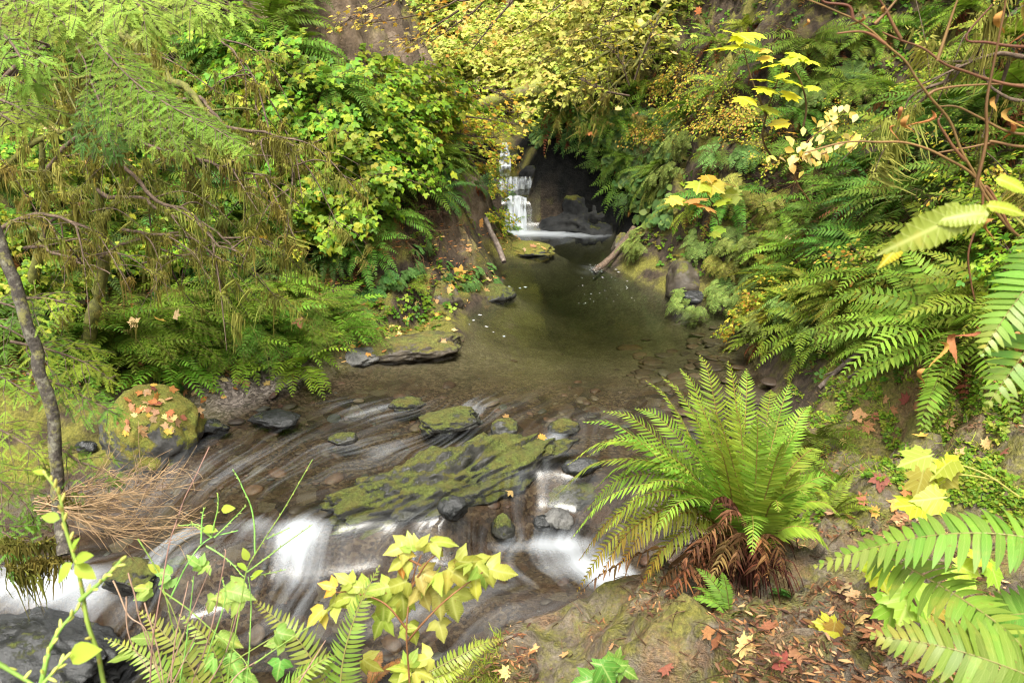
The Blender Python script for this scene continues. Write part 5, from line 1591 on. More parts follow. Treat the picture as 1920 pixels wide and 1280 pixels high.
leafy('big_leaf_sapling', 'green lobed leaves on a dark bent stem behind the big near fern', 'sapling', [[(1740, 1200, 2.1), (1715, 1130, 2.1), (1690, 1085, 2.12), (1655, 1062, 2.15)]],
 [(1700, 1140, 110, 120, 2.1, (.3, .44, .06)), (1675, 1155, 100, 100, 2.12, (.28, .42, .06)), (1740, 1150, 90, 60, 2.1, (.22, .36, .05)), (1640, 1070, 80, 110, 2.15, (.46, .52, .06)), (1655, 1090, 70, 80, 2.15, (.44, .5, .06)), (1750, 1165, 60, 100, 2.1, (.5, .46, .09)), (1820, 1070, 60, 20, 2.1, (.36, .5, .06)), (1790, 1090, 66, 160, 2.1, (.3, .46, .06)), (1870, 1085, 60, 70, 2.1, (.34, .46, .06)), (1830, 1040, 60, 200, 2.1, (.45, .52, .06))], [DEVIL], YG, (.06, .03, .02), leafup=(0, -.6, .75), rad=.006, jitter=.35)
# pale gold sprig
gl = []
for k in range(90):
    t = R.random()
    q = catmull([(1465, 300), (1510, 270), (1555, 235), (1590, 205)] if k % 3 else [(1500, 330), (1530, 290), (1575, 275), (1600, 250)], 12)[int(t * 11)]
    gl.append((q[0] + R.gauss(0, 14), q[1] + R.gauss(0, 10), R.uniform(12, 20), R.uniform(20, 160), 5.6 + R.uniform(-.1, .1), R.choice([(.68, .55, .2), (.64, .47, .12), (.6, .5, .2)])))
leafy('gold_leaf_sprig', 'pale gold small-leaved sprig arching over the ferns', 'plant', [[(1520, 380, 5.9), (1490, 330, 5.8), (1510, 270, 5.6), (1555, 235, 5.6), (1592, 200, 5.6)], [(1510, 300, 5.6), (1575, 275, 5.6), (1605, 248, 5.6)]], gl[:70], [OVATE], YG, (.2, .12, .05), rad=.005, jitter=.4)

# ------------------------------------------------------------------ thin wands and twigs close by
def wands(name, label, cat, stems, col, rad, mat=MSTEM, buds=None, group=None, leaves=(), lcol=(.3, .4, .06)):
    base = at(*stems[0][0])
    root = obj(name, None); root.location = base
    bpy.context.view_layer.update()
    for s in stems:
        a = Acc()
        P = catmull([at(*q) - base for q in s], 7 * len(s))
        P = P + fbm(P * 9, 2, 7)[:, None] * rad * 1.5
        r_ = rad * (1 if len(s) > 2 else .7)
        tube(a, P, [r_, r_ * .45], np.array(col) * R.uniform(.85, 1.15), 6)
        if buds:
            T = norm(np.gradient(P, axis=0))
            for k in range(3, len(P) - 1, 2):
                d = norm(T[k] + rng.normal(0, .5, 3))
                tube(a, catmull([P[k], P[k] + d * rad * 2.2, P[k] + d * rad * 3.6], 4), [rad * .6, rad * .75, rad * .15], buds, 5)
        obj('stem', a.mesh(name + '_stem', mat), root)
    for px, py, size, ang, y in leaves:
        b = at(px, py, y) - base
        l = size / FPX * np.linalg.norm(at(px, py, y) - [0, 0, CAM_H])
        la = Acc(); d = img_dir(ang, R.uniform(0, .3))
        scatter(la, leaf_ovate(0, .3, .2, 5), [b], d, np.array([0, -.4, .9]) + rng.normal(0, .3, 3), l, np.array(lcol), .15, .05)
        obj('leaf', la.mesh(name + '_leaf', ML), root)
    mark(root, '', cat, group, label)
G1 = (.22, .34, .07)
wands('huckleberry_bush', 'thick soft-focus green stem with twisted pale leaves, nearest to the corner', 'shrub',
 [[(235, 1400, 1.05), (205, 1280, 1.05), (172, 1180, 1.06), (150, 1090, 1.07), (130, 1000, 1.08), (115, 930, 1.09), (85, 885, 1.1)], [(150, 1125, 1.06), (190, 1090, 1.05), (232, 1045, 1.05)], [(75, 1290, 1.02), (100, 1200, 1.04), (150, 1135, 1.06)], [(-20, 1235, 1.0), (40, 1270, 1.0), (80, 1290, 1.0)], [(80, 1282, 1.0), (130, 1225, 1.02)]],
 G1, .0042, buds=(.42, .42, .1), leaves=[(135, 1055, 42, 130, 1.07), (140, 1050, 36, -20, 1.07), (140, 1060, 40, 30, 1.07), (130, 1228, 56, -15, 1.03), (112, 972, 30, 190, 1.08), (135, 1030, 24, -60, 1.07), (85, 888, 20, 200, 1.1)])
wands('huckleberry_bush', 'tall green huckleberry wands rising in front of the white cascade', 'shrub',
 [[(420, 1330, 1.75), (440, 1200, 1.78), (460, 1080, 1.8), (490, 1020, 1.82), (535, 950, 1.84), (585, 862, 1.86)], [(480, 1035, 1.82), (470, 960, 1.83), (452, 910, 1.84), (435, 880, 1.85)], [(465, 1070, 1.8), (520, 1030, 1.82), (588, 980, 1.84)], [(500, 1010, 1.82), (545, 988, 1.84)], [(385, 1025, 1.84), (430, 1050, 1.82), (458, 1080, 1.8)], [(400, 1010, 1.85), (430, 980, 1.86), (460, 950, 1.87)], [(395, 1010, 1.85), (372, 985, 1.86), (335, 985, 1.87)], [(395, 1005, 1.85), (405, 960, 1.86), (408, 925, 1.87)], [(375, 1020, 1.84), (378, 970, 1.86), (380, 955, 1.86)], [(320, 1120, 1.8), (350, 1060, 1.82), (385, 1015, 1.85), (445, 995, 1.86)], [(258, 1010, 1.85), (290, 1060, 1.83), (310, 1110, 1.8), (330, 1200, 1.78), (360, 1330, 1.75)], [(385, 1240, 1.75), (420, 1130, 1.78), (415, 1080, 1.8)], [(395, 1010, 1.85), (370, 990, 1.86), (358, 978, 1.87)], [(470, 1080, 1.8), (535, 1068, 1.82)], [(300, 1100, 1.8), (400, 1180, 1.78), (470, 1250, 1.75), (480, 1330, 1.74)], [(480, 1240, 1.76), (540, 1200, 1.78), (600, 1160, 1.8)], [(460, 1330, 1.75), (470, 1200, 1.78), (466, 1080, 1.8)], [(330, 1330, 1.74), (350, 1200, 1.78), (362, 1080, 1.82)]],
 (.2, .36, .08), .0022, buds=(.28, .34, .08), leaves=[(415, 955, 26, -10, 1.86), (380, 990, 28, 5, 1.86), (465, 1050, 24, -110, 1.82), (470, 1085, 30, -40, 1.8), (445, 1055, 24, 30, 1.82), (300, 1072, 24, -140, 1.83)])
wands('dead_stem_clump', 'clump of bare pinkish brown stems between green huckleberry wands', 'shrub',
 [[(280, 1330, 1.72), (290, 1180, 1.76), (310, 1060, 1.8), (335, 960, 1.84), (362, 900, 1.86), (392, 838, 1.9)], [(210, 1090, 1.8), (240, 1150, 1.78), (275, 1180, 1.76), (300, 1260, 1.74), (310, 1330, 1.72)], [(300, 1330, 1.72), (340, 1200, 1.76), (395, 1060, 1.8)], [(320, 1330, 1.72), (330, 1200, 1.76), (352, 1090, 1.8)], [(340, 1330, 1.72), (390, 1200, 1.75), (420, 1050, 1.78), (420, 1030, 1.8)], [(240, 1074, 1.8), (260, 1150, 1.78), (285, 1220, 1.75), (320, 1330, 1.72)], [(300, 1330, 1.7), (350, 1230, 1.74), (390, 1130, 1.78)], [(360, 1330, 1.7), (420, 1230, 1.74), (450, 1130, 1.78)], [(560, 1280, 1.72), (585, 1240, 1.75), (610, 1200, 1.78)], [(400, 1330, 1.72), (440, 1270, 1.74), (480, 1240, 1.76)], [(235, 1120, 1.79), (245, 1200, 1.76), (285, 1260, 1.74)], [(270, 1130, 1.79), (300, 1220, 1.75), (310, 1300, 1.73)]],
 (.3, .19, .14), .0023)
D = 2.0
wands('bare_branch', 'large bare brown branches crossing the upper corner with withered leaves', 'branch',
 [[(1950, 480, D), (1900, 435, D), (1850, 370, D), (1815, 305, D), (1780, 235, D), (1742, 175, D), (1700, 118, D), (1660, 82, D), (1630, 55, D), (1600, 35, D), (1560, 18, D), (1480, -15, D)],
  [(1600, 35, D), (1590, 12, D), (1545, 5, D), (1540, -15, D)], [(1930, 165, D), (1860, 155, D), (1790, 125, D), (1740, 95, D), (1690, 75, D), (1655, 60, D)],
  [(1830, 350, D - .1), (1848, 270, D - .1), (1850, 190, D - .1), (1862, 120, D - .1), (1878, 40, D - .1), (1888, -20, D - .1)], [(1690, 72, D), (1660, 20, D), (1635, -15, D)], [(1640, 45, D), (1660, 25, D), (1690, -10, D)],
  [(1880, 400, D), (1830, 335, D), (1770, 292, D), (1700, 268, D), (1650, 263, D), (1580, 265, D), (1510, 285, D)], [(1930, 250, D), (1880, 240, D), (1800, 205, D), (1760, 200, D)], [(1930, 90, D), (1850, 82, D), (1810, 72, D), (1860, 10, D)], [(1760, 110, D), (1780, 40, D), (1800, -15, D)],
  [(1930, 275, D), (1860, 265, D), (1850, 270, D), (1760, 285, D)], [(1742, 175, D), (1760, 165, D), (1800, 162, D), (1930, 160, D)], [(1900, 435, D), (1850, 350, D), (1840, 400, D), (1815, 480, D), (1830, 560, D)], [(1810, 300, D), (1760, 240, D), (1765, 215, D)], [(1660, 82, D), (1620, 60, D), (1570, 62, D)]],
 (.14, .07, .032), .0042, mat=MSTEM, buds=None)
for px, py, sx, y in [(1615, 25, 40, D), (1690, 200, 34, D), (1745, 205, 56, D), (1705, 215, 60, D), (1680, 235, 34, D), (1880, 20, 60, D), (1915, 45, 50, D), (1900, 200, 64, D), (1660, 10, 30, D), (1515, 35, 26, D + .3), (1865, 410, 60, D), (1790, 625, 70, D), (1760, 640, 60, D), (1910, 620, 60, D), (1830, 610, 50, D), (1735, 690, 50, D), (1865, 180, 40, D), (1895, 230, 46, D)]:
    V, F = leaf_serrate(.3, 7, .5, .5)
    V = V.copy()
    V[:, 1] *= .55; V[:, 2] += .25 * np.sin(V[:, 0] * 5) + .5 * V[:, 1] ** 2
    p = at(px, py, y)
    a = Acc(); l = .62 * sx / FPX * np.linalg.norm(p - [0, 0, CAM_H])
    scatter(a, (V, F), [[0, 0, 0]], [R.uniform(-.3, .3), R.uniform(-.3, .3), -1], rng.normal(0, 1, 3), l, (.3, .14, .055), .3)
    o = obj('withered_leaf', a.mesh('withered_leaf', MD)); o.location = p
    mark(o, 'curled brown withered leaf', 'leaf', 'withered leaves on the bare branches')

# ------------------------------------------------------------------ hemlocks
def hemlock(label, trunk, tr_r, boughs, mossy=(), name='hemlock_tree', trunk_mat=None, cat='tree'):
    base = at(*trunk[0]) if trunk else at(*boughs[0][0][0])
    root = obj(name, None); root.location = base
    bpy.context.view_layer.update()
    if trunk:
        P = catmull([at(*q) - base for q in trunk], 40)
        P = P + (fbm(P * 5, 3, 3)[:, None] * np.array([.012, .012, 0]))
        a = Acc(); tube(a, P, tr_r, (.05, .05, .05), 14, .1)
        obj('trunk', a.mesh('trunk', trunk_mat or MTRUNK), root)
    for pts, W, col, dens, tw in boughs:
        a, wd_ = Acc(), Acc()
        bough(a, wd_, [at(*q) - base for q in pts], W, .05, tw, col, .35, (0, -.25, 1), .008, dens)
        b = obj('bough', wd_.mesh('bough', MTWIG), root)
        obj('needles', a.mesh('needles', MNEEDLE), b)
    for pts, step, s, lg in mossy:
        a = Acc()
        drape(a, catmull([at(*q) - base for q in pts], 14), step, s, long=lg)
        obj('hanging_moss', a.mesh('hanging_moss', MM), root)
    mark(root, '', cat, None, label)
    return root
NG, ND, NY = (.16, .26, .045), (.08, .17, .04), (.25, .33, .05)
hemlock('leaning young hemlock with a thin lichened trunk over the stream', [(120, 1040, 2.9), (112, 960, 3.0), (106, 850, 3.02), (88, 740, 3.04), (62, 640, 3.06), (35, 540, 3.08), (5, 455, 3.1), (-40, 350, 3.12)], [.027, .025, .023, .021], [
  ([(40, 560, 3.2), (90, 560, 3.2), (145, 575, 3.2)], .22, NY, 1, .07),
  ([(-60, 600, 3.5), (0, 610, 3.4), (60, 640, 3.35), (110, 660, 3.3)], .26, NG, 1, .07),
  ([(20, 640, 3.3), (90, 655, 3.3), (160, 680, 3.3), (215, 715, 3.3)], .34, NY, 1, .075),
  ([(-60, 690, 3.5), (10, 710, 3.4), (70, 750, 3.3)], .3, NY, 1, .07),
  ([(50, 700, 3.2), (110, 720, 3.2), (170, 750, 3.2), (225, 780, 3.2)], .26, NG, 1, .075),
  ([(-60, 780, 3.4), (10, 810, 3.35), (70, 850, 3.3), (90, 890, 3.3)], .3, NY, 1, .07),
  ([(-80, 860, 3.1), (0, 900, 3.1), (50, 950, 3.1), (70, 990, 3.1)], .26, NG, 1, .07),
  ([(90, 820, 3.1), (140, 860, 3.1), (190, 880, 3.1), (232, 905, 3.1)], .22, NG, 1, .065),
  ([(-60, 960, 3.0), (10, 1000, 2.95), (70, 1040, 2.9)], .3, NG, 1, .065),
  ([(-60, 560, 3.3), (10, 570, 3.25), (80, 600, 3.2)], .25, ND, 1, .07),
 ], [([(0, 1010, 2.9), (60, 1020, 2.9), (150, 1010, 2.95)], .03, 1.0, .6), ([(30, 1060, 2.85), (100, 1050, 2.9), (160, 1050, 2.9)], .03, .9, .6), ([(0, 1080, 2.9), (50, 1070, 2.85)], .04, .8, .5), ([(110, 930, 3.0), (180, 960, 3.0)], .03, .5, .3)])
NB, NB2 = (.2, .3, .055), (.26, .35, .07)
hemlock('overhanging hemlock boughs with soft light green needles in the top corner', None, None, [
  ([(-80, -60, 3.2), (20, -10, 3.1), (90, 20, 3.0), (130, 55, 2.95)], .32, NB, 1.1, .1),
  ([(-80, 20, 3.0), (0, 60, 2.9), (40, 110, 2.8), (60, 160, 2.8)], .3, NB, 1, .09),
  ([(100, -80, 3.2), (190, -30, 3.1), (260, 10, 3.0), (300, 60, 3.0)], .32, NB2, 1.1, .1),
  ([(220, -90, 3.4), (310, -40, 3.3), (370, 5, 3.2), (405, 45, 3.2)], .32, NB2, 1.1, .1),
  ([(60, -80, 3.4), (160, -20, 3.3), (220, 10, 3.2), (270, 35, 3.15)], .3, NB, 1.1, .1),
  ([(-60, 170, 3.3), (20, 195, 3.2), (70, 225, 3.1)], .3, NB, 1, .08),
  ([(-60, 200, 3.1), (0, 215, 3.0), (40, 240, 2.9)], .22, NB2, 1, .08),
 ], name='hemlock_boughs', cat='tree')
hemlock('long drooping hemlock bough reaching over the mossy branches', None, None, [
  ([(140, 20, 4.6), (200, 100, 4.5), (260, 160, 4.4), (330, 205, 4.3), (400, 240, 4.2), (462, 278, 4.1)], .42, NG, 1.2, .095),
  ([(230, 140, 4.5), (270, 190, 4.4), (320, 240, 4.3), (365, 290, 4.2)], .4, NB, 1.1, .09),
  ([(170, 150, 4.6), (190, 200, 4.5), (205, 250, 4.4), (215, 295, 4.35)], .3, ND, 1.1, .09),
 ], name='hemlock_boughs', cat='tree')

# dead twiggy limb
base = at(60, 950, 3.0)
a = Acc(); tp = []
for k in range(22):
    e = at(R.uniform(190, 355), R.uniform(868, 1030), R.uniform(2.9, 3.15)) - base
    s = np.array([R.uniform(.0, .1), 0, R.uniform(-.06, .06)])
    P = catmull([s, e * .5 + rng.normal(0, .03, 3) - [0, 0, .02], e], 12)
    tube(a, P, [.004, .0012], np.array((.22, .14, .08)) * R.uniform(.7, 1.3), 4)
    for j in range(3, 12):
        for q in range(2):
            d = norm(P[min(j + 1, 11)] - P[j - 1]) + rng.normal(0, .55, 3)
            Q = catmull([P[j], P[j] + d * R.uniform(.03, .09), P[j] + d * .1 + rng.normal(0, .02, 3)], 4)
            tube(a, Q, [.0016, .0006], np.array((.25, .16, .09)) * R.uniform(.7, 1.3), 3)
o = obj('dead_limb', a.mesh('dead_limb', MSTEM)); o.location = base
mark(o, '', 'branch', None, 'dry brown dead hemlock limb with countless bare twigs beside the trunk')

# ------------------------------------------------------------------ moss-hung trees of the shaded bank
OLIVE = (.205, .2, .05)
def moss_tree(label, limbs, seed, dens=1.0, side=5, ms=1.0):
    R.seed(seed)
    base = at(*limbs[0][0][0])
    root = obj('mossy_tree', None); root.location = base
    bpy.context.view_layer.update()
    for n_, (pts, r) in enumerate(limbs):
        P = catmull([at(*q) - base for q in pts], 22)
        P = P + fbm(P * 3 + n_, 3, seed)[:, None] * .04
        a = Acc(); mo = Acc(); tw = []
        tube(a, P, [r, r * .35], (.1, .1, .03), 7, .18)
        drape(mo, P, .04 / dens, .55 * ms, np.array((.27, .26, .045)) if r > .03 else OLIVE, .25)
        for k in range(side):
            i = R.randint(4, 20)
            d = norm(norm(P[i + 1] - P[i]) * .5 + rng.normal(0, .6, 3) + np.array([.15, -.1, -.15]))
            L = R.uniform(.35, .9) * ms
            Q = catmull([P[i], P[i] + d * L * .5 + rng.normal(0, .05, 3), P[i] + d * L - np.array([0, 0, R.uniform(.05, .3)])], 10)
            tube(a, Q, [.009, .003], (.08, .06, .04), 4)
            drape(mo, Q, .15 / dens, R.uniform(.6, 1.2) * ms, np.array(OLIVE) * R.uniform(.75, 1.25), .4)
            for j in range(2):
                q = Q[R.randint(3, 8)]
                d2 = norm(d + rng.normal(0, .7, 3) + [0, 0, -.3])
                S_ = catmull([q, q + d2 * .15, q + d2 * R.uniform(.2, .45) - [0, 0, .08]], 7)
                tube(a, S_, [.004, .0015], (.1, .075, .05), 3)
                drape(mo, S_, .14 / dens, R.uniform(.5, 1.0), np.array(OLIVE) * R.uniform(.75, 1.3), .4)
        b = obj('limb', a.mesh('mossy_limb', MMOSSBARK if r > .025 else MTWIG), root)
        obj('hanging_moss', mo.mesh('hanging_moss', MM), b)
    mark(root, '', 'tree', 'moss-hung trees on the shaded bank', label)
moss_tree('mossy tree whose thick yellow-green bough bends down towards the leafy bushes', [
  ([(180, -20, 7.4), (240, 60, 7.2), (270, 110, 7.0), (300, 160, 6.9), (322, 190, 6.8)], .075), ([(270, 90, 7.0), (330, 150, 6.8), (365, 185, 6.7), (400, 220, 6.6)], .045), ([(320, 188, 6.8), (380, 195, 6.7), (440, 230, 6.6), (500, 255, 6.5), (545, 280, 6.4)], .02),
  ([(390, 40, 7.2), (405, 80, 7.1), (440, 110, 7.0), (470, 150, 7.0), (470, 220, 6.9)], .012), ([(320, 190, 6.8), (370, 260, 6.7), (385, 330, 6.6)], .03), ([(380, 300, 6.6), (430, 320, 6.5), (520, 330, 6.4)], .012)], 21)
moss_tree('moss-hung tree with two dark trunks standing behind the ferns on the slope', [
  ([(165, 640, 7.4), (190, 540, 7.3), (195, 440, 7.2), (180, 330, 7.1), (170, 220, 7.0)], .07), ([(60, 600, 7.6), (70, 480, 7.4), (85, 380, 7.3), (80, 250, 7.2)], .06), ([(185, 350, 7.1), (240, 370, 6.9), (300, 390, 6.7), (370, 420, 6.5), (440, 470, 6.4)], .02),
  ([(190, 420, 7.1), (250, 330, 7.0), (290, 310, 6.9)], .035), ([(80, 330, 7.2), (140, 260, 6.9), (200, 250, 6.8)], .025), ([(190, 480, 7.2), (240, 450, 7.0), (320, 440, 6.8), (400, 450, 6.6)], .015), ([(90, 420, 7.2), (130, 400, 7.0), (180, 400, 6.9)], .015)], 22)
moss_tree('leafless tree hung with long brown moss at the far side of the frame', [
  ([(-60, 420, 6.4), (0, 330, 6.3), (60, 270, 6.2), (140, 240, 6.1), (190, 230, 6.0)], .03), ([(-60, 300, 6.2), (20, 200, 6.1), (100, 150, 6.0), (160, 140, 6.0)], .03), ([(-60, 470, 6.2), (20, 420, 6.1), (100, 410, 6.0), (160, 450, 5.9)], .022), ([(-40, 200, 6.3), (60, 100, 6.2), (160, 80, 6.1), (240, 100, 6.0)], .02), ([(-60, 120, 6.4), (40, 60, 6.3), (140, 60, 6.2)], .02), ([(40, 470, 6.2), (120, 480, 6.0), (200, 520, 5.9)], .014)], 23)
moss_tree('low drooping mossy branches sweeping towards the dark wet slope', [
  ([(200, 300, 6.6), (280, 360, 6.5), (340, 400, 6.4), (400, 440, 6.4), (450, 465, 6.3)], .02), ([(230, 430, 6.6), (290, 440, 6.5), (360, 440, 6.4), (430, 480, 6.3)], .014), ([(240, 250, 6.8), (330, 290, 6.7), (420, 330, 6.6), (480, 370, 6.5)], .016), ([(260, 500, 6.6), (330, 480, 6.5), (400, 470, 6.4)], .01), ([(200, 200, 6.9), (290, 240, 6.8), (380, 300, 6.7)], .014), ([(420, 230, 6.9), (480, 270, 6.8), (540, 300, 6.7), (560, 350, 6.6)], .01)], 24)
moss_tree('pale lichen-draped twigs in the upper corner behind the bare branches', [
  ([(1960, 130, 3.4), (1880, 110, 3.5), (1820, 115, 3.5), (1770, 130, 3.6)], .012), ([(1960, 200, 3.4), (1880, 180, 3.5), (1830, 150, 3.5)], .01), ([(1840, 90, 3.6), (1800, 130, 3.6), (1780, 165, 3.6)], .008)], 25, dens=2, side=2, ms=.45)
R.seed(77)

# ------------------------------------------------------------------ yellow trees at the head of the gorge
def leafy_tree(label, limbs, proto, size, cols, n, W, name='vine_maple', cat='tree', thick=.15, wts=None, hang=.1):
    base = at(*limbs[0][0])
    root = obj(name, None); root.location = base
    bpy.context.view_layer.update()
    a, wd_ = Acc(), Acc()
    for pts in limbs:
        leaf_spray(a, wd_, [at(*q) - base for q in pts], W, n, proto, size, cols, thick, hang, rad=.018, wts=wts)
    obj('foliage', a.mesh('tree_foliage', ML), root)
    obj('branches', wd_.mesh('tree_branches', MTWIG), root)
    mark(root, '', cat, 'yellow maples at the head of the gorge', label)
leafy_tree('golden vine maple whose layered sprays hang before the bare clay cliff', [
  [(1000, -120, 12.5), (900, -30, 12.3), (830, 15, 12.2), (750, 35, 12.1), (680, 45, 12)], [(980, -90, 12.6), (900, 10, 12.4), (850, 50, 12.3), (790, 90, 12.2)], [(940, -60, 12.5), (880, 0, 12.4), (800, -10, 12.2), (700, -5, 12)], [(900, -60, 12.4), (790, -20, 12.2), (690, 20, 12), (630, 50, 11.9)],
  [(980, -20, 12.7), (920, 50, 12.6), (880, 100, 12.5)], [(860, 20, 12.4), (800, 60, 12.3), (760, 85, 12.2)]], MAPLE_LO, .09, [(.64, .5, .1), (.64, .54, .13), (.68, .58, .2), (.6, .38, .08), (.46, .5, .09)], 75, .5, thick=.16)
leafy_tree('small golden maple leaning out from the wood behind the tall bare trunk', [
  [(1120, -80, 17), (1060, 0, 16.8), (1010, 40, 16.6), (960, 70, 16.5)], [(1120, -60, 17), (1090, 40, 16.8), (1050, 90, 16.6), (1010, 120, 16.5)], [(1150, -40, 16.8), (1110, 60, 16.6), (1080, 130, 16.4)], [(1180, -60, 16), (1160, 20, 15.8), (1120, 60, 15.6)]], MAPLE_LO, .1, [(.56, .56, .15), (.52, .56, .14), (.44, .5, .11), (.58, .5, .13)], 45, .6, thick=.3)
leafy_tree('yellow-green maple boughs overhanging the topmost fall', [
  [(780, 200, 13.4), (850, 215, 13.4), (920, 225, 13.5), (975, 235, 13.6)], [(800, 180, 13.5), (870, 190, 13.6), (930, 205, 13.8), (985, 215, 14)], [(820, 240, 13.3), (880, 255, 13.3), (940, 260, 13.4)], [(850, 150, 13.8), (920, 170, 13.9), (960, 190, 14)]], MAPLE_LO, .09, [(.46, .47, .06), (.36, .42, .05), (.54, .46, .07), (.56, .33, .06), (.27, .36, .045)], 95, .42, thick=.4)
leafy_tree('yellow-green hazel growing on the fern bank just right of the gorge', [
  [(1180, 160, 14), (1160, 110, 13.8), (1120, 70, 13.6)], [(1190, 150, 14), (1210, 90, 13.8), (1230, 40, 13.7)], [(1180, 180, 13.8), (1130, 170, 13.6), (1090, 150, 13.5)]], OVATE, .1, [(.4, .42, .06), (.5, .44, .08), (.3, .36, .05)], 70, .5, thick=.4, name='hazel_shrub')
# tall bare trunk
root = obj('tall_tree', None)
b0 = at(955, 175, 25.5); root.location = b0
bpy.context.view_layer.update()
a = Acc(); tube(a, catmull([(0, 0, -.6), (.02, 0, 1.5), (-.02, 0, 3.5), (0, 0, 9)], 20), [.2, .165, .155, .12], (.2, .15, .1), 14, .06)
obj('trunk', a.mesh('trunk', MFARTRUNK), root)
a, wd_ = Acc(), Acc()
for k in range(16):
    an = R.uniform(0, 2 * PI); z = R.uniform(4.5, 9)
    leaf_spray(a, wd_, [(0, 0, z), (math.cos(an) * .8, math.sin(an) * .8, z + .1), (math.cos(an) * 1.8, math.sin(an) * 1.8, z - .3)], .6, 60, OVATE, .16, [(.1, .16, .03), (.16, .2, .04)], .3)
obj('crown', a.mesh('crown', ML), root)
mark(root, '', 'tree', None, 'tall straight tree with a pale bare trunk far up the gorge')
# mossy leaning tree right of the gorge
moss_tree('mossy tree leaning down across the gorge above the waterfall', [
  ([(1300, -60, 16), (1240, 20, 15.8), (1180, 70, 15.6), (1120, 110, 15.4), (1060, 140, 15.2)], .05), ([(1240, 20, 15.8), (1200, 110, 15.6), (1150, 160, 15.4), (1100, 210, 15.3)], .035), ([(1200, 60, 15.7), (1150, 60, 15.5), (1090, 80, 15.3)], .03), ([(1180, 120, 15.5), (1110, 150, 15.3), (1050, 190, 15.2)], .03)], 26, dens=.9, side=9)
R.seed(78)
# ------------------------------------------------------------------ fallen leaves one can point at
LEAFM = [leaf_palmate(7 if k % 2 else 5, .42, 2.3, True, R.uniform(-.5, .6), R.uniform(-.35, .35), .18) for k in range(4)]
LEAFMESH = []
for k, p in enumerate(LEAFM):
    for c in ((.42, .21, .07), (.48, .33, .17), (.45, .29, .12), (.22, .1, .055)):
        a = Acc(); scatter(a, (p[0] - [.4, 0, 0], p[1]), [[0, 0, 0]], [1, 0, 0], (0, 0, 1), 1.0, np.array(c), .1)
        LEAFMESH.append(a.mesh('fallen_leaf', MD))
LEAFY_ = []
def drop_leaf(px, py, size, look, group, tones=None, label=None):
    h, n_ = surf(px, py, False)
    if np.isnan(h).any():
        return
    me = LEAFMESH[R.choice(tones) + 4 * R.randrange(4)] if tones else R.choice(LEAFMESH)
    up = norm(n_ + rng.normal(0, .18, 3))
    o = place('fallen_leaf', [('fallen_leaf', me)], h + n_ * .012, facing(up, R.uniform(0, 6.28), 1.0), size * R.uniform(.75, 1.2))
    mark(o, look, 'leaf', group, label, h)
for k in range(46):
    t = R.uniform(0, 1); x = 287 + R.gauss(0, 34) + (t - .5) * 30; y = 745 + R.uniform(-24, 66)
    drop_leaf(x, y, .085, 'tan maple leaf lying on the boulder', 'fallen leaves on the mossy boulder', [0, 1, 1, 2, 3])
for x, y in [(345, 735), (395, 715), (420, 712), (382, 750), (445, 715), (460, 722), (420, 745), (340, 720), (355, 718), (400, 732), (500, 720), (440, 730), (375, 715), (365, 737)]:
    drop_leaf(x, y, .09, 'orange maple leaf on the gravel', 'fallen leaves on the gravel beach', [0, 2, 1])
for x, y, s in [(862, 512, .22), (900, 420, .28), (928, 520, .13), (915, 525, .13), (945, 522, .12), (912, 545, .13), (840, 545, .15), (820, 565, .1), (848, 540, .12), (880, 470, .1), (760, 600, .1), (800, 610, .1), (830, 640, .1), (780, 570, .1), (720, 660, .08), (690, 665, .08), (820, 590, .1), (750, 625, .08), (700, 610, .1), (680, 620, .08), (975, 450, .16), (1000, 462, .16), (1020, 465, .14), (985, 468, .12), (1010, 458, .12), (940, 440, .16), (968, 452, .12), (850, 620, .08), (840, 600, .08), (640, 640, .1), (660, 650, .08)]:
    drop_leaf(x, y, s, 'orange maple leaf on the rocky shore', 'fallen leaves along the rocky shore', [0, 0, 2, 1])
for x, y, s in [(1590, 895, .14), (1620, 880, .14), (1555, 898, .16), (1650, 900, .13), (1700, 925, .13), (1680, 940, .12), (1620, 940, .13), (1640, 960, .11), (1720, 960, .15), (1690, 970, .12), (1560, 965, .1), (1700, 750, .13), (1740, 690, .13), (1675, 770, .12), (1640, 780, .1), (1610, 780, .13), (1720, 760, .12), (1660, 750, .1), (1590, 810, .1), (1625, 800, .13), (1750, 760, .12), (1690, 700, .12), (1780, 790, .12), (1580, 830, .1), (1730, 820, .1), (1850, 835, .12), (1880, 850, .14), (1800, 850, .1), (1615, 1160, .15), (1600, 1120, .1), (1580, 1105, .12), (1440, 1180, .1), (1500, 1230, .12), (1470, 1245, .1), (1350, 1205, .11), (1250, 1250, .1), (1640, 1185, .12), (1000, 1215, .07), (1150, 1215, .06), (1060, 1230, .06), (950, 1260, .08), (1330, 1190, .08), (1400, 1215, .12)]:
    drop_leaf(x, y, s * .8, 'orange-brown leaf on the trail', 'fallen leaves on the trail', [0, 1, 2, 3, 3])
drop_leaf(1015, 820, .1, '', None, [0], 'single orange leaf on the upper end of the mossy slab')
drop_leaf(956, 922, .09, '', None, [2], 'yellow leaf on a small wet stone between slab and chute')
drop_leaf(948, 782, .08, '', None, [2], 'yellow leaf stuck on the rounded stone in the riffle')
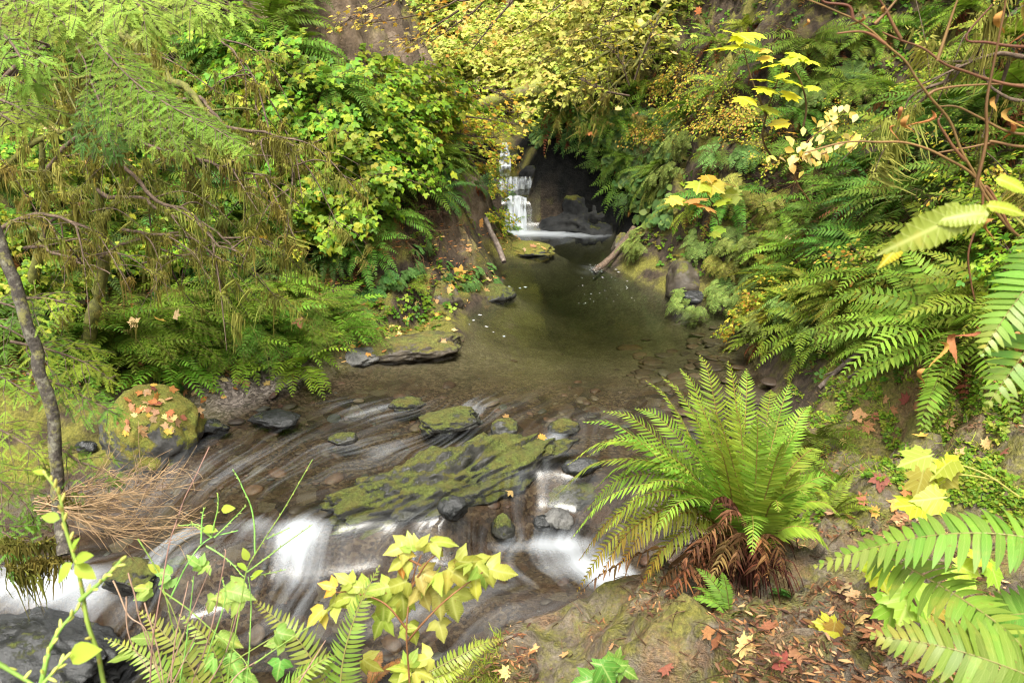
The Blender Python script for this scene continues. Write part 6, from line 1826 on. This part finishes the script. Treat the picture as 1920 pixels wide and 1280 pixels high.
# leaves caught in the plants
for x, y in [(85, 215), (95, 240), (180, 285), (165, 300), (1200, 40), (1310, 20), (1105, 250), (1160, 205), (1480, 440), (250, 605), (300, 600), (330, 590), (560, 600), (1190, 215), (1265, 100), (1150, 90), (560, 300), (470, 270), (240, 300), (150, 380), (60, 340), (380, 280)]:
    h = hit(x, y)
    if np.isnan(h).any():
        continue
    d = norm(h - np.array([0, 0, CAM_H]))
    near_ = np.linalg.norm(h - [0, 0, CAM_H]) * (.80 if x < 480 else .93)
    p = np.array([0, 0, CAM_H]) + d * near_
    o = place('fallen_leaf', [('fallen_leaf', R.choice(LEAFMESH))], p, facing(norm(rng.normal(0, .5, 3) + [0, -.4, 1]), R.uniform(0, 6), 1.0), .11 if x < 480 else .16)
    mark(o, 'orange maple leaf caught in the foliage', 'leaf', 'fallen leaves caught in plants', None, p)

# ------------------------------------------------------------------ what nobody could count
def stuff(name, acc, mat):
    o = obj(name, acc.mesh(name, mat)); o['kind'] = 'stuff'; return o
def field(n, box, seed=0):
    r = np.random.default_rng(seed)
    px, py = r.uniform(box[0], box[2], n), r.uniform(box[1], box[3], n)
    h = hits(px, py)
    ok = ~np.isnan(h).any(1)
    h = h[ok]
    d = td(h[:, 0], h[:, 1])
    return h, d, tnormal(h[:, 0], h[:, 1])
CLOV = combine([(rotz(leaf_ovate(0, .42, .1, 2)[0], a), leaf_ovate(0, .42, .1, 2)[1]) for a in (0, 2.1, 4.2)])
h, d, nn = field(16000, (-100, -40, 2020, 720), 1)
cl = np.interp(0, [0], [0])
mask = (d > .22) & (fbm(h * 1.3, 3, 5) > -.25)
ci = np.clip(np.searchsorted(gy, h[:, 1]) - 1, 0, len(gy) - 1), np.clip(np.searchsorted(gx, h[:, 0]) - 1, 0, len(gx) - 1)
mask &= rng.random(len(h)) > CLAY[ci] * 1.6
h, nn = h[mask], nn[mask]
dist = np.linalg.norm(h - [0, 0, CAM_H], axis=1)
a = Acc()
scatter(a, CLOV, h + nn * .03 + rng.normal(0, .015, h.shape), rdir(len(h), -.3, .3), nn * .6 + [0, -.25, .6] + rng.normal(0, .35, h.shape), .045 * rng.uniform(.6, 1.5, len(h)) * np.clip(dist / 9, .7, 1.3), palette([(.08, .18, .02), (.12, .24, .025), (.06, .14, .02), (.2, .28, .03), (.15, .13, .03)], len(h)))
stuff('ground_cover', a, ML)
# trailside greens: clover and grass
h, d, nn = field(9000, (1380, 620, 1940, 1000), 2)
m = (d > .1) & (fbm(h * 2.2, 3, 15) > .12)
h, nn = h[m], nn[m]
a = Acc()
scatter(a, CLOV, h + nn * .012, rdir(len(h), -.2, .3), nn + rng.normal(0, .3, h.shape), .022 * rng.uniform(.5, 1.6, len(h)), palette([(.14, .28, .03), (.2, .32, .04), (.1, .22, .03), (.26, .3, .05)], len(h)))
h2, d2, n2 = field(2500, (700, 1180, 1000, 1300), 3)
h3, d3, n3 = field(5000, (1480, 640, 1900, 900), 6)
hg = np.concatenate([h2[(d2 > .05) & (h2[:, 0] < -.05)], h3[fbm(h3 * 2.5, 3, 25) > .3]])
BL = (np.array([(0, -.03, 0), (0, .03, 0), (.5, -.025, .02), (.5, .025, .02), (1, 0, -.12)]), np.array([[0, 1, 3, 2], [2, 3, 4, -1]]))
scatter(a, BL, hg, rdir(len(hg), .25, 1), rng.normal(0, 1, hg.shape), .07 * rng.uniform(.5, 1.3, len(hg)), palette([(.2, .32, .04), (.3, .38, .06), (.36, .34, .08)], len(hg)))
stuff('trailside_greens', a, ML)
# litter of needles, scraps and small leaves
SC = (np.array([(0, -.05, 0), (.1, .07, .03), (.6, .13, .12), (.55, -.1, .03), (1, .06, .02)]), np.array([[0, 1, 2, 3], [3, 2, 4, -1]]))
h, d, nn = field(26000, (760, 640, 1960, 1290), 4)
m = (d > .05) & (fbm(h * 1.9, 4, 31) > .02)
h, nn = h[m], nn[m]
a = Acc()
scatter(a, SC, h + nn * .006, rdir(len(h), -.1, .15), nn + rng.normal(0, .25, h.shape), .02 * rng.uniform(.25, 1.9, len(h)) ** 1.6, palette([(.2, .1, .045), (.3, .16, .07), (.42, .28, .14), (.13, .06, .035), (.07, .04, .028), (.09, .05, .03), (.16, .09, .05)], len(h)))
h, d, nn = field(5000, (-60, 420, 1000, 720), 5)
m = (d > .03) & (fbm(h * 1.3, 3, 41) > -.1)
h, nn = h[m], nn[m]
scatter(a, SC, h + nn * .02, rdir(len(h), -.1, .2), nn + rng.normal(0, .35, h.shape), .075 * rng.uniform(.4, 1.3, len(h)), palette([(.36, .17, .06), (.5, .28, .1), (.25, .1, .04), (.6, .4, .14)], len(h)))
h, d, nn = field(420, (800, 660, 1940, 1290), 8)
for q, n_ in zip(h[d > .05], nn[d > .05]):
    t_ = rdir(1, -.1, .1)[0]; l = R.uniform(.04, .16)
    tube(a, catmull([q + n_ * .008, q + n_ * .014 + t_ * l * .5 + rng.normal(0, .006, 3), q + n_ * .008 + t_ * l], 5), [.0028, .0012], np.array(R.choice([(.12, .07, .04), (.2, .13, .08), (.06, .035, .02)])), 3)
stuff('leaf_litter', a, MD)
# tiny leaves on the steep cliff by the fall
h, d, nn = field(2600, (990, 200, 1260, 420), 7)
m = (d > .3) & (h[:, 2] > .75 - .25 * rng.random(len(h)))
h, nn = h[m], nn[m]
a = Acc()
scatter(a, leaf_ovate(0, .45, .15, 3), h + nn * .08 + [0, -.1, 0], np.array([0, -.5, -.8]) + rng.normal(0, .35, h.shape), nn + [0, -.6, .3], .14 * rng.uniform(.6, 1.3, len(h)), palette([(.09, .15, .045), (.12, .18, .05), (.07, .12, .035), (.16, .2, .05)], len(h)))
stuff('cliff_leaves', a, ML)
# cobbles and slabs on the stream bed
CB = [(lambda m_: (np.array([v.co[:] for v in m_.vertices]), np.array([[*p.vertices, -1] for p in m_.polygons])))(rock_mesh('tmp', (1, .75, .32), MGREY, 60 + k, 7, .1, 2)) for k in range(4)]
r = np.random.default_rng(12)
xs, ys = r.uniform(-5, 3.4, 5200), r.uniform(2.6, 10.2, 5200)
dd = td(xs, ys)
m = (dd < .06) & (dd > -9) & (r.random(5200) < np.where(ys > 8.6, .12, .5))
xs, ys = xs[m], ys[m]
a = Acc()
pp = np.stack([xs, ys, tz(xs, ys)], -1)
sz = .042 * r.pareto(2.6, len(xs)).clip(.2, 2.6)
colr = palette([(.05, .026, .016), (.08, .04, .022), (.036, .022, .015), (.09, .066, .042), (.043, .04, .032), (.064, .03, .018)], len(xs))
for k in range(4):
    s = np.arange(len(xs)) % 4 == k
    scatter(a, CB[k], pp[s], np.c_[rdir(s.sum(), 0, .01)[:, :2], r.normal(0, .1, s.sum())], np.array([0, 0, 1]) + r.normal(0, .15, (s.sum(), 3)), sz[s], colr[s])
# thin slabs near the outlet of the pool
n_ = 90
px, py = r.uniform(1180, 1470, n_), r.uniform(600, 800, n_)
q = np.array([atz(x, y, -.12) for x, y in zip(px, py)])
q[:, 2] = tz(q[:, 0], q[:, 1]) + .01
sl_ = td(q[:, 0], q[:, 1]) < 0
q = q[sl_]
V, F_ = CB[1]
scatter(a, (V * [1, 1, .45], F_), q, np.c_[np.ones(len(q)), r.normal(0, .5, len(q)), r.normal(0, .06, len(q))], np.array([0, 0, 1]) + r.normal(0, .1, (len(q), 3)), r.uniform(.06, .2, len(q)), palette([(.06, .036, .021), (.08, .052, .031), (.05, .034, .022)], len(q)))
MCOB, nt = new_mat('bed_stone')
n = N(nt)
pos = n('ShaderNodeNewGeometry').outputs['Position']
p = n('ShaderNodeBsdfPrincipled')
n.link(n.mix(1.0, n.attr('col').outputs['Color'], n.ramp(n.noise(pos, 22, 5, .7), [(.3, .5), (.7, 1.3)]), 'MULTIPLY'), p.inputs['Base Color'])
p.inputs['Roughness'].default_value = .6
n.out(p.outputs[0])
stuff('stream_bed_stones', a, MCOB)
# flecks of foam drifting on the pool
a = Acc()
FK = (np.array([(-.5, -.3, 0), (.5, -.35, 0), (.55, .3, 0), (-.5, .3, 0)]), np.array([[0, 1, 2, 3]]))
fp = [(945, 630), (925, 622), (912, 612), (888, 600), (880, 608), (955, 537), (975, 540), (985, 538), (870, 598), (1180, 508), (1160, 510), (1155, 505), (1130, 520), (900, 590)] + [(R.uniform(1080, 1190), R.uniform(520, 570)) for _ in range(30)] + [(R.uniform(1105, 1130), R.uniform(495, 512)) for _ in range(30)]
q = np.array([atz(x, y, .006) for x, y in fp])
scatter(a, FK, q, np.c_[rng.normal(.7, .5, len(q)), rng.normal(-.5, .6, len(q)), np.zeros(len(q))], (0, 0, 1), np.where(np.arange(len(q)) < 14, .05, .02) * rng.uniform(.5, 1.2, len(q)), (.3, .31, .31))
stuff('foam_flecks', a, MSTEM)
# ------------------------------------------------------------------ labels that single each thing out
LANDMARKS = [(975, 400, 'the lowest waterfall'), (1155, 470, 'the leaning bare log'), (1290, 520, 'the brown lumpy rock'), (1450, 160, 'the tall yellow-leaved sapling'),
 (1325, 365, 'the orange-leaved low sapling'), (1390, 900, 'the biggest bright fern'), (1600, 690, 'the thin grey branch'), (1560, 300, 'the pale gold sprig'),
 (1745, 180, 'the bare forked branch'), (957, 60, 'the tall bare trunk'), (940, 185, 'the mossy gorge log'), (690, 100, 'the bare clay cliff'), (880, 420, 'the bare earth spur'),
 (285, 780, 'the leaf covered boulder'), (70, 700, 'the leaning lichened trunk'), (780, 400, 'the dead twiggy bush'), (840, 905, 'the mossy slab'), (560, 1020, 'the white cascade'),
 (530, 545, 'the round mossy stone'), (310, 160, 'the thick mossy bough'), (780, 1100, 'the yellow-green bramble'), (1740, 610, 'the whitish log'), (1840, 560, 'the huge blurred frond')]
ORD = ['', 'second ', 'third ', 'fourth ', 'fifth ', 'sixth ', 'seventh ', 'eighth ', 'ninth ', 'tenth ', 'eleventh ', 'twelfth ', 'thirteenth ', 'fourteenth ', 'fifteenth ']
buckets = {}
for o, look, x, y in THINGS:
    d, k = min((math.hypot(x - lx, y - ly), i) for i, (lx, ly, _) in enumerate(LANDMARKS))
    dx, dy = x - LANDMARKS[k][0], y - LANDMARKS[k][1]
    rel = ('right of' if dx > 0 else 'left of') if abs(dx) > abs(dy) else ('below' if dy > 0 else 'above')
    buckets.setdefault((look, rel, k), []).append((d, o))
for (look, rel, k), L in buckets.items():
    L.sort(key=lambda t: t[0])
    for i, (d, o) in enumerate(L):
        tail = '' if len(L) == 1 else (', closest to it' if i == 0 else f', {ORD[min(i, len(ORD) - 1)]}closest')
        o['label'] = f'{look} {rel} {LANDMARKS[k][2]}{tail}'
# ------------------------------------------------------------------ camera, light
cam = bpy.data.cameras.new('camera')
cam.sensor_width = 36
cam.lens = FPX / 1920 * 36
cam.clip_end = 400
cam.clip_start = .05
cam.dof.use_dof = True
cam.dof.focus_distance = 6.0
cam.dof.aperture_fstop = 7
co = bpy.data.objects.new('camera', cam)
COL.objects.link(co)
co.location = (0, 0, CAM_H)
co.rotation_euler = (PI / 2 - PITCH, 0, 0)
sc.camera = co

SUN_EL, SUN_AZ = math.radians(64), math.radians(185)     # azimuth from +Y towards +X
wd = bpy.data.worlds.new('World')
sc.world = wd
wd.use_nodes = True
nt = wd.node_tree
bg = nt.nodes['Background']
sky = nt.nodes.new('ShaderNodeTexSky')
sky.sky_type = 'NISHITA'
sky.sun_disc = False
sky.sun_elevation = SUN_EL
sky.sun_rotation = SUN_AZ
sky.dust_density = 4
sky.air_density = 1
hsv = nt.nodes.new('ShaderNodeHueSaturation')
hsv.inputs['Saturation'].default_value = .0
nt.links.new(sky.outputs[0], hsv.inputs['Color'])
warm = nt.nodes.new('ShaderNodeMix')          # pale overcast: neutral with a touch of warmth
warm.data_type = 'RGBA'; warm.blend_type = 'MULTIPLY'
warm.inputs[0].default_value = 1
warm.inputs[7].default_value = (1, .985, .93, 1)
nt.links.new(hsv.outputs[0], warm.inputs[6])
nt.links.new(warm.outputs[2], bg.inputs['Color'])
bg.inputs['Strength'].default_value = .135
sun = bpy.data.lights.new('sun', 'SUN')
sun.energy = 1.3
sun.angle = math.radians(16)
sun.color = (1, .95, .85)
so = bpy.data.objects.new('sun', sun)
COL.objects.link(so)
dirv = Vector((math.sin(SUN_AZ) * math.cos(SUN_EL), math.cos(SUN_AZ) * math.cos(SUN_EL), math.sin(SUN_EL)))
so.rotation_euler = dirv.to_track_quat('Z', 'Y').to_euler()
sc.view_settings.view_transform = 'Standard'
sc.view_settings.look = 'None'
sc.view_settings.gamma = 1
sc.view_settings.exposure = 2.15
sc.cycles.use_denoising = True
sc.cycles.max_bounces = 7
sc.cycles.diffuse_bounces = 4
sc.cycles.glossy_bounces = 3
sc.cycles.transmission_bounces = 4
sc.cycles.transparent_max_bounces = 12
sc.cycles.sample_clamp_indirect = 6
sc.cycles.pixel_filter_type = 'BLACKMAN_HARRIS'
sc.cycles.filter_width = 1.1
